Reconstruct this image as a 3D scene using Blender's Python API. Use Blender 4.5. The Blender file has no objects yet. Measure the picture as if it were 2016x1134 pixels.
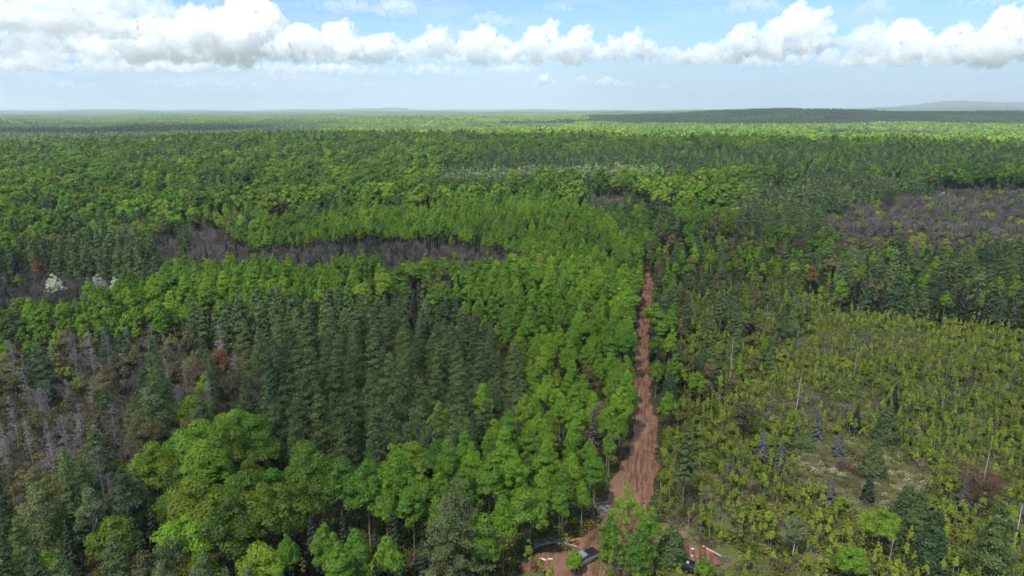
import bpy, math, random
import numpy as np
from mathutils import Vector, Matrix

# ------------------------------------------------------------------ camera, sky, sun, exposure
sc = bpy.context.scene
COL = sc.collection
CAM_H = 72.0
PITCH = math.radians(14.7)
FPX = 1344.0                                   # focal length in photo pixels (2016 wide)
cam_d = bpy.data.cameras.new('camera'); cam = bpy.data.objects.new('camera', cam_d); COL.objects.link(cam)
cam.location = (0, 0, CAM_H); cam.rotation_euler = (math.pi/2 - PITCH, 0, 0)
cam_d.sensor_width = 36.0; cam_d.lens = 36.0*FPX/2016.0
cam_d.clip_start = 1.0; cam_d.clip_end = 90000.0
sc.camera = cam
sc.view_settings.view_transform = 'Standard'; sc.view_settings.look = 'None'
sc.view_settings.exposure = 1.62; sc.view_settings.gamma = 1.0
sc.cycles.max_bounces = 14; sc.cycles.diffuse_bounces = 3; sc.cycles.glossy_bounces = 1
sc.cycles.transmission_bounces = 4; sc.cycles.transparent_max_bounces = 6; sc.cycles.volume_bounces = 14
sc.cycles.use_adaptive_sampling = True; sc.cycles.adaptive_threshold = 0.02
sc.cycles.use_denoising = True; sc.cycles.denoiser = 'OPENIMAGEDENOISE'; sc.cycles.denoising_input_passes = 'RGB_ALBEDO_NORMAL'; sc.cycles.denoising_prefilter = 'ACCURATE'
sc.cycles.caustics_reflective = False; sc.cycles.caustics_refractive = False

SUN_EL = math.radians(56.0); SUN_AZ = math.radians(-150.0)     # azimuth from +Y towards +X: behind the camera, to the left
SUN_DIR = Vector((math.cos(SUN_EL)*math.sin(SUN_AZ), math.cos(SUN_EL)*math.cos(SUN_AZ), math.sin(SUN_EL)))
sun_d = bpy.data.lights.new('sun', 'SUN'); sun = bpy.data.objects.new('sun', sun_d); COL.objects.link(sun)
sun_d.energy = 2.9; sun_d.angle = math.radians(0.6); sun_d.color = (1.0, 0.955, 0.88)
sun.rotation_euler = SUN_DIR.to_track_quat('Z', 'Y').to_euler(); sun.location = (0, 0, 300)

class NT:
    """small node helper"""
    def __init__(s, tree): s.t = tree; s.t.nodes.clear()
    def n(s, kind, **kw):
        nd = s.t.nodes.new(kind)
        for k, v in kw.items(): setattr(nd, k, v)
        return nd
    def set(s, sock, v):
        if isinstance(v, bpy.types.NodeSocket): s.t.links.new(v, sock)
        elif v is not None: sock.default_value = v
    def m(s, op, a=None, b=None, c=None, clamp=False):
        nd = s.n('ShaderNodeMath', operation=op, use_clamp=clamp)
        for i, v in enumerate((a, b, c)): s.set(nd.inputs[i], v)
        return nd.outputs[0]
    def v(s, op, a=None, b=None, c=None, out=0):
        nd = s.n('ShaderNodeVectorMath', operation=op)
        for i, v in enumerate((a, b, c)):
            if v is not None: s.set(nd.inputs[i], v)
        return nd.outputs[out]
    def mix(s, f, a, b, kind='RGBA', blend='MIX'):
        nd = s.n('ShaderNodeMix', data_type=kind, blend_type=blend) if kind == 'RGBA' else s.n('ShaderNodeMix', data_type=kind)
        o = {'RGBA': (0, 6, 7, 2), 'FLOAT': (0, 2, 3, 0), 'VECTOR': (0, 4, 5, 1)}[kind]
        s.set(nd.inputs[o[0]], f); s.set(nd.inputs[o[1]], a); s.set(nd.inputs[o[2]], b)
        return nd.outputs[o[3]]
    def mr(s, v, a, b, c=0.0, d=1.0, smooth=True):
        nd = s.n('ShaderNodeMapRange', interpolation_type='SMOOTHSTEP' if smooth else 'LINEAR')
        for i, x in enumerate((v, a, b, c, d)): s.set(nd.inputs[i], x)
        return nd.outputs[0]
    def noise(s, vec, scale, detail=4, rough=0.55, dist=0.0, out=0):
        nd = s.n('ShaderNodeTexNoise'); s.set(nd.inputs['Vector'], vec)
        nd.inputs['Scale'].default_value = scale; nd.inputs['Detail'].default_value = detail
        nd.inputs['Roughness'].default_value = rough; nd.inputs['Distortion'].default_value = dist
        return nd.outputs[out]

def uv_of(x, y):
    """photo pixel -> (azimuth, elevation) in radians, for the clouds"""
    d = Vector(((x-1008)/FPX, (567-y)/FPX, -1.0)); d = Matrix.Rotation(math.pi/2-PITCH, 3, 'X') @ d; d.normalize()
    return math.atan2(d.x, d.y), math.asin(d.z)

world = bpy.data.worlds.new('World'); sc.world = world; world.use_nodes = True
SKY_TINT = (0.385, 0.48, 0.57); HORIZON = (1.72, 2.22, 2.95, 1); VEIL = (2.6, 2.9, 3.3, 1); GROUND_SIDE = (2.5, 3.1, 3.9, 1)
def build_world():
    W = NT(world.node_tree); tc = W.n('ShaderNodeTexCoord').outputs['Generated']
    sx = W.n('ShaderNodeSeparateXYZ'); W.set(sx.inputs[0], W.v('NORMALIZE', tc))
    el = sx.outputs[2]; az = W.m('ARCTAN2', sx.outputs[0], sx.outputs[1])
    cp = W.n('ShaderNodeCombineXYZ'); W.set(cp.inputs[0], az); W.set(cp.inputs[1], el); p = cp.outputs[0]
    sky = W.n('ShaderNodeTexSky', sky_type='NISHITA'); sky.sun_disc = False; sky.sun_elevation = SUN_EL; sky.sun_rotation = SUN_AZ
    sky.altitude = 400; sky.air_density = 1.0; sky.dust_density = 0.5; sky.ozone_density = 2.5
    skyc = W.v('MULTIPLY', sky.outputs[0], SKY_TINT)
    base = W.mix(W.mr(el, -0.01, 0.13, 0.80, 0.0), skyc, HORIZON)
    veil = W.noise(W.v('MULTIPLY', p, (1.0, 5.0, 1.0)), 8.0, 7, 0.6, 0.5)
    va = W.m('MULTIPLY', W.mr(veil, 0.42, 0.68), W.mr(az, -0.5, 0.15, 1.0, 0.35))
    va = W.m('MULTIPLY', va, W.mr(el, 0.005, 0.04, 0.2, 1.0))
    base = W.mix(W.m('MULTIPLY', va, 0.8), base, VEIL)
    base = W.mix(W.mr(el, -0.02, -0.10), base, GROUND_SIDE)
    bg = W.n('ShaderNodeBackground'); W.set(bg.inputs[0], base); bg.inputs[1].default_value = 0.10
    out = W.n('ShaderNodeOutputWorld'); W.set(out.inputs[0], bg.outputs[0])
    world.cycles.sampling_method = 'MANUAL'; world.cycles.sample_map_resolution = 256
build_world()

# ------------------------------------------------------------------ helpers
def px_dir(x, y):
    d = Vector(((x-1008)/FPX, (567-y)/FPX, -1.0)); return Matrix.Rotation(math.pi/2-PITCH, 3, 'X') @ d
def at(x, y, z=0.0):
    """point of the level z under photo pixel (x, y)"""
    d = px_dir(x, y); t = (z-CAM_H)/d.z
    return Vector((d.x*t, d.y*t, z))
def fast_mesh(name, V, F, smooth=False):
    """V (n,3) float, F (m,k) int, all faces with k corners"""
    me = bpy.data.meshes.new(name); V = np.asarray(V, np.float32); F = np.asarray(F, np.int32); k = F.shape[1]
    me.vertices.add(len(V)); me.vertices.foreach_set('co', V.ravel())
    me.loops.add(F.size); me.loops.foreach_set('vertex_index', F.ravel())
    me.polygons.add(len(F)); me.polygons.foreach_set('loop_start', np.arange(0, F.size, k, dtype=np.int32))
    try: me.polygons.foreach_set('loop_total', np.full(len(F), k, np.int32))
    except Exception: pass
    me.update(calc_edges=True)
    if smooth: me.polygons.foreach_set('use_smooth', np.ones(len(F), bool))
    return me
def mat(name, color=(.5, .5, .5), rough=0.9, metallic=0.0, spec=0.2):
    m = bpy.data.materials.new(name); m.use_nodes = True
    b = m.node_tree.nodes['Principled BSDF']; b.inputs['Base Color'].default_value = (*color, 1)
    b.inputs['Roughness'].default_value = rough; b.inputs['Metallic'].default_value = metallic
    b.inputs['Specular IOR Level'].default_value = spec
    return m

# ------------------------------------------------------------------ clouds: fused heaps of puffs at their real height and distance
def ico(sub):
    import bmesh
    bm = bmesh.new(); bmesh.ops.create_icosphere(bm, subdivisions=sub, radius=1.0)
    V = np.array([v.co[:] for v in bm.verts]); F = np.array([[v.index for v in f.verts] for f in bm.faces]); bm.free(); return V, F
ICO1 = ico(1); ICO2 = ico(2)
def cloud_mat(name, density):
    m = bpy.data.materials.new(name); m.use_nodes = True; N = NT(m.node_tree)
    v = N.n('ShaderNodeVolumeScatter'); v.inputs['Color'].default_value = (0.860, 0.902, 0.965, 1); v.inputs['Density'].default_value = density; v.inputs['Anisotropy'].default_value = 0.0
    o = N.n('ShaderNodeOutputMaterial'); N.set(o.inputs[1], v.outputs[0]); return m
CLOUD = cloud_mat('cloud_vapour', 0.0050); CLOUD_THIN = cloud_mat('cloud_thin_vapour', 0.0034); CLOUD_VEIL = cloud_mat('cloud_veil_vapour', 0.0013)
BASE_H = 950.0
# (x, y of the flat base, half width, height above the base) in photo pixels
HAZE = 7.5e-5
HEAPS = [(40,104,130,92,1),(60,60,110,50,0),(190,74,120,66,0),(85,128,190,42,1),(285,118,170,84,0),(400,112,120,92,0),(495,118,120,118,0),(600,108,80,60,0),(455,122,210,40,1),(380,96,90,60,0),
  (310,142,110,28,0),(200,140,70,22,1),(30,138,60,30,0),(400,142,40,28,0),(465,142,34,18,0),(60,140,90,30,1),(670,118,95,70,0),(755,120,75,52,0),(690,26,70,30,1),(785,34,50,36,0),(868,110,80,50,0),(968,50,58,26,1),(960,122,85,62,0),
  (1065,120,80,68,0),(1140,124,70,62,0),(1240,116,75,50,0),(1320,126,50,34,1),(660,142,60,22,0),(640,146,140,22,1),(840,146,120,20,1),(1010,142,50,20,0),(1690,130,50,22,0),(550,138,70,18,1),
  (1385,124,55,40,0),(1460,116,75,66,0),(1545,108,80,84,0),(1602,98,48,76,0),(1580,128,130,34,1),(1440,128,90,30,1),
  (1722,30,40,32,1),(1092,22,42,18,1),(1490,26,85,36,1),(1700,112,55,60,1),(1780,120,80,80,0),(1880,122,90,70,1),(1975,122,90,90,0),(1965,10,90,22,1),(1800,128,150,34,1),(1940,112,90,40,1),
  (1072,166,22,20,0),(1150,162,26,13,1),(1195,168,28,18,1),(1232,168,20,8,1),(1306,173,18,8,1),(930,168,50,8,2),(120,172,160,16,2),(420,172,160,14,2),(700,170,140,12,2),(560,158,90,10,2),
  (60,196,200,10,2),(400,200,260,8,2),(120,62,190,74,1),(330,44,120,40,1),(200,30,170,50,1),(60,20,120,30,1),(620,14,60,20,2),(860,54,40,18,2)]
def build_cloud(i, x, y, a, b, thin):
    rng = np.random.default_rng(100+i)
    d = px_dir(x, y); t = (BASE_H-0.0)/d.z if d.z > 0 else 1; t = min(t, 42000.0)
    base = Vector((d.x*t, d.y*t, CAM_H + d.z*t)); k = t/FPX*1.0       # metres per photo pixel there
    A, B = a*k, b*k*1.0
    S = []
    n0 = max(5, int(7*A/B)) if B > 0 else 6; n0 = min(n0, 22)
    for j in range(n0):
        u = (j+0.5)/n0*2-1 + rng.uniform(-.06, .06); top = B*max(1-abs(u)**2.2, 0.02)**0.6*rng.uniform(0.55, 1.0)
        if j == n0//2: top = B
        r = min(max(top*0.42, B*0.16), A*0.45)
        S.append((u*(A-r*0.5), rng.uniform(-.35, .35)*A*0.6, max(top-r, r*0.3), r, 0))
        if top > B*0.5: S.append((u*(A-r)+rng.uniform(-.1, .1)*A, rng.uniform(-.4, .4)*A*0.6, r*0.5, r*0.8, 0))
    out = list(S); cur = S
    for lev, (cnt, f) in enumerate(((8, 0.55), (6, 0.5))):
        nxt = []
        for (cx, cy, cz, r, _) in cur:
            for _k in range(cnt):
                v = rng.normal(size=3); v[2] = abs(v[2])*0.9 - 0.25; v[1] = -abs(v[1]) if rng.random() < .7 else v[1]; v /= np.linalg.norm(v)
                nr = r*f*rng.uniform(0.6, 1.1); q = (cx+v[0]*r*0.75, cy+v[1]*r*0.75, cz+v[2]*r*0.75, nr, lev+1); nxt.append(q)
        out += nxt; cur = nxt
    Vs, Fs, off = [], [], 0
    for (cx, cy, cz, r, lev) in out:
        V0, F0 = ICO2 if lev < 2 else ICO1
        Vs.append(V0*r*np.array([1, 1, 0.92]) + np.array([cx, cy, cz])); Fs.append(F0+off); off += len(V0)
    V = np.concatenate(Vs); F = np.concatenate(Fs)
    lo = V[:, 2] < 0; V[lo, 2] *= 0.22
    me = fast_mesh('cloud', V, F)
    o = bpy.data.objects.new('cloud', me); COL.objects.link(o)
    rm = o.modifiers.new('fuse', 'REMESH'); rm.mode = 'VOXEL'; rm.voxel_size = max(A/100.0, B/52); rm.use_smooth_shade = True
    for sc_, st in ((0.45, 0.20), (0.16, 0.15), (0.06, 0.04)):
        tx = bpy.data.textures.new('puffs', 'CLOUDS'); tx.noise_scale = max(B*sc_, 1); tx.noise_depth = 3
        dm = o.modifiers.new('puffs', 'DISPLACE'); dm.texture = tx; dm.strength = B*st*2; dm.mid_level = 0.5; dm.texture_coords = 'LOCAL'
    o.location = base; o.rotation_euler = (0, 0, -math.atan2(d.x, d.y))
    me.materials.append((CLOUD, CLOUD_THIN, CLOUD_VEIL)[thin])
    o['kind'] = 'stuff'; o['label'] = 'white cumulus cloud with a flat grey base'
    return o
for i, h in enumerate(HEAPS): build_cloud(i, *h)

# ------------------------------------------------------------------ materials for leaves and bark
def leaf_mat(name, a, b, lo=0.0, hi=1.0, trans=0.30, rough=0.75):
    calm = any(w_ in name for w_ in ('aspen', 'larch', 'sapling', 'shrub'))      # stands of one kind, all much alike
    """a..b: the two ends of the foliage colour; the tree picks its own point between them, each leaf clump a little off it"""
    m = bpy.data.materials.new(name); m.use_nodes = True; N = NT(m.node_tree)
    oi = N.n('ShaderNodeObjectInfo'); at_ = N.n('ShaderNodeAttribute', attribute_name='var')
    f = N.m('MULTIPLY_ADD', oi.outputs['Random'], (hi-lo), lo)
    f = N.m('ADD', f, N.m('MULTIPLY_ADD', at_.outputs['Fac'], 0.5, -0.25)); f = N.m('ADD', f, N.m('MULTIPLY_ADD', N.noise(oi.outputs['Location'], 0.022, 3, 0.6), 1.3, -0.65))
    col = N.mix(f, (*a, 1), (*b, 1)); col.node.clamp_factor = True
    hs = N.n('ShaderNodeHueSaturation'); N.set(hs.inputs['Color'], col)
    ta = N.n('ShaderNodeAttribute', attribute_name='tree').outputs['Fac']       # each tree of a merged patch has its own number
    N.set(hs.inputs['Hue'], N.m('MULTIPLY_ADD', N.m('FRACT', N.m('MULTIPLY_ADD', oi.outputs['Random'], 7.31, N.m('MULTIPLY', ta, 3.3))), 0.016 if calm else 0.036, 0.482 if calm else 0.474))
    N.set(hs.inputs['Value'], N.m('MULTIPLY_ADD', N.m('FRACT', N.m('MULTIPLY_ADD', oi.outputs['Random'], 3.77, N.m('MULTIPLY', ta, 5.7))), 0.30 if calm else 0.60, 0.86 if calm else 0.68))
    df = N.n('ShaderNodeBsdfDiffuse'); N.set(df.inputs[0], hs.outputs[0])
    tl = N.n('ShaderNodeBsdfTranslucent'); N.set(tl.inputs[0], N.v('MULTIPLY', hs.outputs[0], (1.15, 1.25, 0.7)))
    mx = N.n('ShaderNodeMixShader'); mx.inputs[0].default_value = trans; N.set(mx.inputs[1], df.outputs[0]); N.set(mx.inputs[2], tl.outputs[0])
    gl = N.n('ShaderNodeBsdfGlossy'); gl.inputs['Roughness'].default_value = 0.55; gl.inputs[0].default_value = (1, 1, 1, 1)
    m2 = N.n('ShaderNodeMixShader'); m2.inputs[0].default_value = 0.025; N.set(m2.inputs[1], mx.outputs[0]); N.set(m2.inputs[2], gl.outputs[0])
    o = N.n('ShaderNodeOutputMaterial'); N.set(o.inputs[0], m2.outputs[0]); return m
def bark_mat(name, a, b, scale=6.0):
    m = bpy.data.materials.new(name); m.use_nodes = True; N = NT(m.node_tree)
    tc = N.n('ShaderNodeTexCoord'); n = N.noise(N.v('MULTIPLY', tc.outputs['Object'], (1, 1, 0.35)), scale, 3)
    col = N.mix(N.mr(n, 0.35, 0.65), (*a, 1), (*b, 1)); oi = N.n('ShaderNodeObjectInfo'); ta = N.n('ShaderNodeAttribute', attribute_name='tree').outputs['Fac']
    col = N.v('SCALE', col); N.set(col.node.inputs['Scale'], N.m('MULTIPLY_ADD', N.m('FRACT', N.m('MULTIPLY_ADD', oi.outputs['Random'], 5.1, N.m('MULTIPLY', ta, 4.3))), 0.7, 0.62)); df = N.n('ShaderNodeBsdfDiffuse'); N.set(df.inputs[0], col)
    o = N.n('ShaderNodeOutputMaterial'); N.set(o.inputs[0], df.outputs[0]); return m
# kind: (colour end a, colour end b, translucency)
PAL = {
 'aspen': ((0.112, 0.275, 0.016), (0.235, 0.415, 0.020), 0.44), 'maple': ((0.098, 0.225, 0.016), (0.215, 0.350, 0.020), 0.40),
 'larch': ((0.070, 0.132, 0.048), (0.150, 0.222, 0.066), 0.26), 'spruce': ((0.028, 0.045, 0.028), (0.062, 0.082, 0.046), 0.05),
 'pine': ((0.040, 0.070, 0.030), (0.095, 0.120, 0.042), 0.08), 'budding': ((0.150, 0.120, 0.065), (0.190, 0.220, 0.055), 0.28),
 'birch': ((0.110, 0.155, 0.060), (0.170, 0.205, 0.080), 0.30), 'sapling': ((0.185, 0.290, 0.024), (0.340, 0.440, 0.040), 0.42),
 'shrub': ((0.135, 0.205, 0.024), (0.270, 0.350, 0.038), 0.36), 'blossom': ((0.62, 0.62, 0.52), (0.80, 0.80, 0.72), 0.25)}
TONES = ('dark', 'mid', 'pale')
LEAF = {}
for k_, (a_, b_, t_) in PAL.items():
    LEAF[k_] = leaf_mat(k_+'_leaves', a_, b_, 0.0, 1.0, t_)
    for ti, tn in enumerate(TONES):
        LEAF[(k_, tn)] = leaf_mat('%s_%s_leaves' % (tn, k_), a_, b_, (-0.15, 0.35, 0.80)[ti], (0.20, 0.65, 1.15)[ti], t_)
BARK = {'aspen': bark_mat('pale_aspen_bark', (.30, .31, .25), (.16, .16, .12)), 'maple': bark_mat('grey_maple_bark', (.12, .105, .09), (.07, .06, .05)),
 'larch': bark_mat('brown_larch_bark', (.11, .085, .065), (.06, .045, .035)), 'spruce': bark_mat('dark_spruce_bark', (.07, .055, .045), (.04, .033, .028)),
 'dead': bark_mat('weathered_grey_wood', (.37, .35, .33), (.21, .195, .185)), 'bare': bark_mat('purple_grey_twigs', (.245, .215, .200), (.15, .130, .120)),
 'birch': bark_mat('white_birch_bark', (.55, .53, .48), (.22, .20, .18)), 'pole': bark_mat('bleached_wood', (.62, .60, .56), (.40, .38, .35)),
 'lichen': bark_mat('lichen_grey_twigs', (.24, .25, .23), (.12, .125, .12)), 'rust': bark_mat('reddish_twigs', (.20, .115, .085), (.12, .07, .055))}
BARK['pine'] = BARK['larch']; BARK['budding'] = BARK['maple']; BARK['sapling'] = BARK['birch']; BARK['shrub'] = BARK['maple']; BARK['blossom'] = BARK['maple']; BARK['wispy'] = BARK['aspen']

# ------------------------------------------------------------------ tree shapes (numpy): a shape is (V, F, var, material index)
def nrm(a): return a/np.maximum(np.linalg.norm(a, axis=-1, keepdims=True), 1e-9)
def leaves(rng, C, Nn, s, asp=1.0, D=None):
    """one bent-free four-cornered leaf clump per centre"""
    n = len(C); Nn = nrm(Nn); r = rng.normal(size=(n, 3)) if D is None else D
    u = nrm(np.cross(Nn, r)); w = nrm(np.cross(u, Nn)); s = s*rng.uniform(0.65, 1.3, (n, 1))
    a = u*s*0.5; b = w*s*0.5*asp
    V = np.stack([C-a*0.55-b, C+a-b*0.25, C+a*0.45+b, C-a*0.95+b*0.3], 1).reshape(-1, 3)
    F = np.arange(4*n).reshape(n, 4); return V, F, rng.random(n)*0.999
def prisms(rng, P0, P1, r0, r1):
    """three-sided twigs from P0 to P1"""
    n = len(P0); d = nrm(P1-P0); u = nrm(np.cross(d, rng.normal(size=(n, 3)))); w = np.cross(d, u)
    r0 = np.broadcast_to(np.asarray(r0, float).reshape(-1, 1), (n, 1)); r1 = np.broadcast_to(np.asarray(r1, float).reshape(-1, 1), (n, 1)); vs = []
    for P, r in ((P0, r0), (P1, r1)):
        for k in range(3):
            an = 2*math.pi*k/3; vs.append(P + u*math.cos(an)*r + w*math.sin(an)*r)
    V = np.stack(vs, 1).reshape(-1, 3); b = (np.arange(n)*6)[:, None]
    F = np.concatenate([b+np.array([[k, (k+1) % 3, 3+(k+1) % 3, 3+k]]) for k in range(3)]); return V, F, np.full(len(F), 0.5)
def tube(P, R, n=6):
    P = np.asarray(P, float); R = np.asarray(R, float); k = len(P); d = nrm(np.gradient(P, axis=0))
    u = nrm(np.cross(d, np.array([0.31, 0.95, 0.07]))); w = np.cross(d, u); an = np.linspace(0, 2*math.pi, n, endpoint=False)
    V = (P[:, None] + R[:, None, None]*(u[:, None]*np.cos(an)[None, :, None] + w[:, None]*np.sin(an)[None, :, None])).reshape(-1, 3)
    F = [[i*n+j, i*n+(j+1) % n, (i+1)*n+(j+1) % n, (i+1)*n+j] for i in range(k-1) for j in range(n)]
    return V, np.array(F), np.full(len(F), 0.5)
def join(parts):
    Vs, Fs, vs, o = [], [], [], 0
    for V, F, v in parts:
        Vs.append(V); Fs.append(F+o); vs.append(v); o += len(V)
    return np.concatenate(Vs), np.concatenate(Fs), np.concatenate(vs)
def bent_trunk(rng, H, r, top=0.03, lean=0.02, k=6, n=6):
    z = np.linspace(-0.4, H, k); off = np.cumsum(rng.normal(size=(k, 2))*lean*H/k, axis=0); off -= off[0]
    return tube(np.column_stack([off, z]), np.linspace(r, top, k), n), off
def broadleaf(rng, H, W, cb, npuff, pr, area, s, tall=False, fill=0.5):
    """area: how many clumps of 0.35 m; s: clump size wanted. Returns the leaf shape and puff centres."""
    n = int(area*(0.35/s)**1.75); zc = H*(cb+1)/2; hz = H*(1-cb)/2
    C = []
    for i in range(npuff):
        d = rng.normal(size=3); d /= np.linalg.norm(d)
        if d[2] < -0.35: d[2] = -d[2]*0.5
        f = rng.uniform(0.55, 1.0)*(1-pr/(W/2)*0.45)
        x, y, z = d*f; wz = (1.05-0.45*max(z, 0)**1.5 - 0.25*(z+1)/2) if tall else 1.0
        C.append((x*W/2*wz, y*W/2*wz, zc+z*hz))
    C.append((0, 0, H-pr*0.7)); C = np.array(C); R = pr*rng.uniform(0.6, 1.35, len(C))
    w = R**2; idx = rng.choice(len(C), n, p=w/w.sum())
    d = rng.normal(size=(n, 3)); d = nrm(d); d[:, 2] = np.where(d[:, 2] < -0.2, -d[:, 2]*0.7, d[:, 2]); d = nrm(d)
    P = C[idx] + d*(R[idx][:, None])*rng.uniform(0.72, 1.08, (n, 1))*np.array([1, 1, 0.85 if not tall else 1.15])
    Nn = d*0.9 + rng.normal(size=(n, 3))*0.32 + np.array([0, 0, 0.25])
    V, F, v = leaves(rng, P, Nn, s); v = v*0.7 + (rng.random(len(C))[idx])*0.3
    return (V, F, v), C
def conifer(rng, H, W, nb, area, s, cb=0.1, power=0.8, droop=-0.15, tip=0.2, spread=0.16, upn=0.5, asp=1.6, ragged=0.2):
    n = int(area*(0.35/s)**1.75); t = cb + (1-cb)*(np.arange(nb)+rng.random(nb)*0.8)/nb; t = np.minimum(t, 0.995)
    tt = (t-cb)/(1-cb); L = W/2*((1-tt)**power)*rng.uniform(1-ragged*1.5, 1+ragged, nb)*(0.35+0.65*np.minimum(1, (tt+0.10)/0.16)) + 0.12
    th = np.arange(nb)*2.399 + rng.uniform(-.4, .4, nb); idx = rng.choice(nb, n, p=(L**1.4)/(L**1.4).sum())
    u = rng.random(n)**0.6; l = L[idx]; a = th[idx]
    P = np.column_stack([l*u*np.cos(a), l*u*np.sin(a), t[idx]*H + l*(droop*u + tip*u*u)]) + rng.normal(size=(n, 3))*spread*np.array([1, 1, .55])*(0.5+l[:, None]*0.35)
    D = np.column_stack([np.cos(a), np.sin(a), np.full(n, droop)]); Nn = rng.normal(size=(n, 3))*0.33 + np.array([0, 0, upn]) + D*0.85
    V, F, v = leaves(rng, P, Nn, s, asp, np.cross(D, Nn)); return (V, F, v), None
def limbs(rng, C, z0, r, near):
    """limbs from the trunk out to some of the puffs"""
    C = C[rng.choice(len(C), min(len(C), 12 if near else 4), replace=False)]; P0 = np.column_stack([C[:, 0]*0.08, C[:, 1]*0.08, z0+(C[:, 2]-z0)*0.45])
    return prisms(rng, P0, C, r*0.45, r*0.12)
def twig_crown(rng, H, W, cb, n1, n2, n3, r=0.03, up=0.7):
    z0 = H*cb*rng.uniform(0.7, 1.4, n1); a = rng.uniform(0, 6.28, n1); l = rng.uniform(.5, 1, n1)*W*0.42
    P0 = np.column_stack([np.zeros(n1), np.zeros(n1), z0]); top = np.minimum(H*0.86, z0+l*rng.uniform(0.5, 2.2, n1)*up)
    P1 = np.column_stack([l*np.cos(a), l*np.sin(a), top]); out = [prisms(rng, P0, P1, r*2.2, r*0.9)]
    i = rng.integers(0, n1, n2); t = rng.uniform(0.3, 1, (n2, 1)); Q0 = P0[i]+(P1[i]-P0[i])*t
    d = nrm(nrm(P1[i]-P0[i])*0.8+rng.normal(size=(n2, 3))*0.6+np.array([0, 0, .35*up])); Q1 = Q0+d*rng.uniform(.10, .26, (n2, 1))*H*0.55; out.append(prisms(rng, Q0, Q1, r*1.1, r*0.5))
    j = rng.integers(0, n2, n3); t = rng.uniform(0.2, 1, (n3, 1)); S0 = Q0[j]+(Q1[j]-Q0[j])*t
    d = nrm(nrm(Q1[j]-Q0[j])*0.6+rng.normal(size=(n3, 3))*0.7+np.array([0, 0, .4*up])); S1 = S0+d*rng.uniform(.25, .9, (n3, 1))*min(W*0.2, 1.1); out.append(prisms(rng, S0, S1, r*0.62, r*0.3))
    return join(out)
def dead_branches(rng, H, W, n, sub, r=0.045, base=0.25):
    t = rng.uniform(base, 0.97, n); a = rng.uniform(0, 6.28, n); l = W/2*(1.15-t*0.8)*rng.uniform(.4, 1.1, n)
    P0 = np.column_stack([np.zeros(n), np.zeros(n), t*H]); P1 = P0+np.column_stack([l*.6*np.cos(a), l*.6*np.sin(a), l*rng.uniform(-.05, .35, n)])
    P2 = P1+np.column_stack([l*.5*np.cos(a+.3), l*.5*np.sin(a+.3), l*rng.uniform(-.45, .35, n)])
    i = rng.integers(0, n, sub); k = rng.uniform(.1, 1, (sub, 1)); Q0 = P1[i]+(P2[i]-P1[i])*k; Q1 = Q0+nrm(rng.normal(size=(sub, 3))+np.array([0, 0, -.1]))*rng.uniform(.2, .8, (sub, 1))
    return join([prisms(rng, P0, P1, r, r*.7), prisms(rng, P1, P2, r*.7, r*.3), prisms(rng, Q0, Q1, r*.42, r*.2)])
EMPTY = (np.zeros((0, 3)), np.zeros((0, 4), int), np.zeros(0))
LODS = {'near': 0.28, 'mid': 0.52, 'low': 0.95, 'tiny': 2.3}
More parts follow.
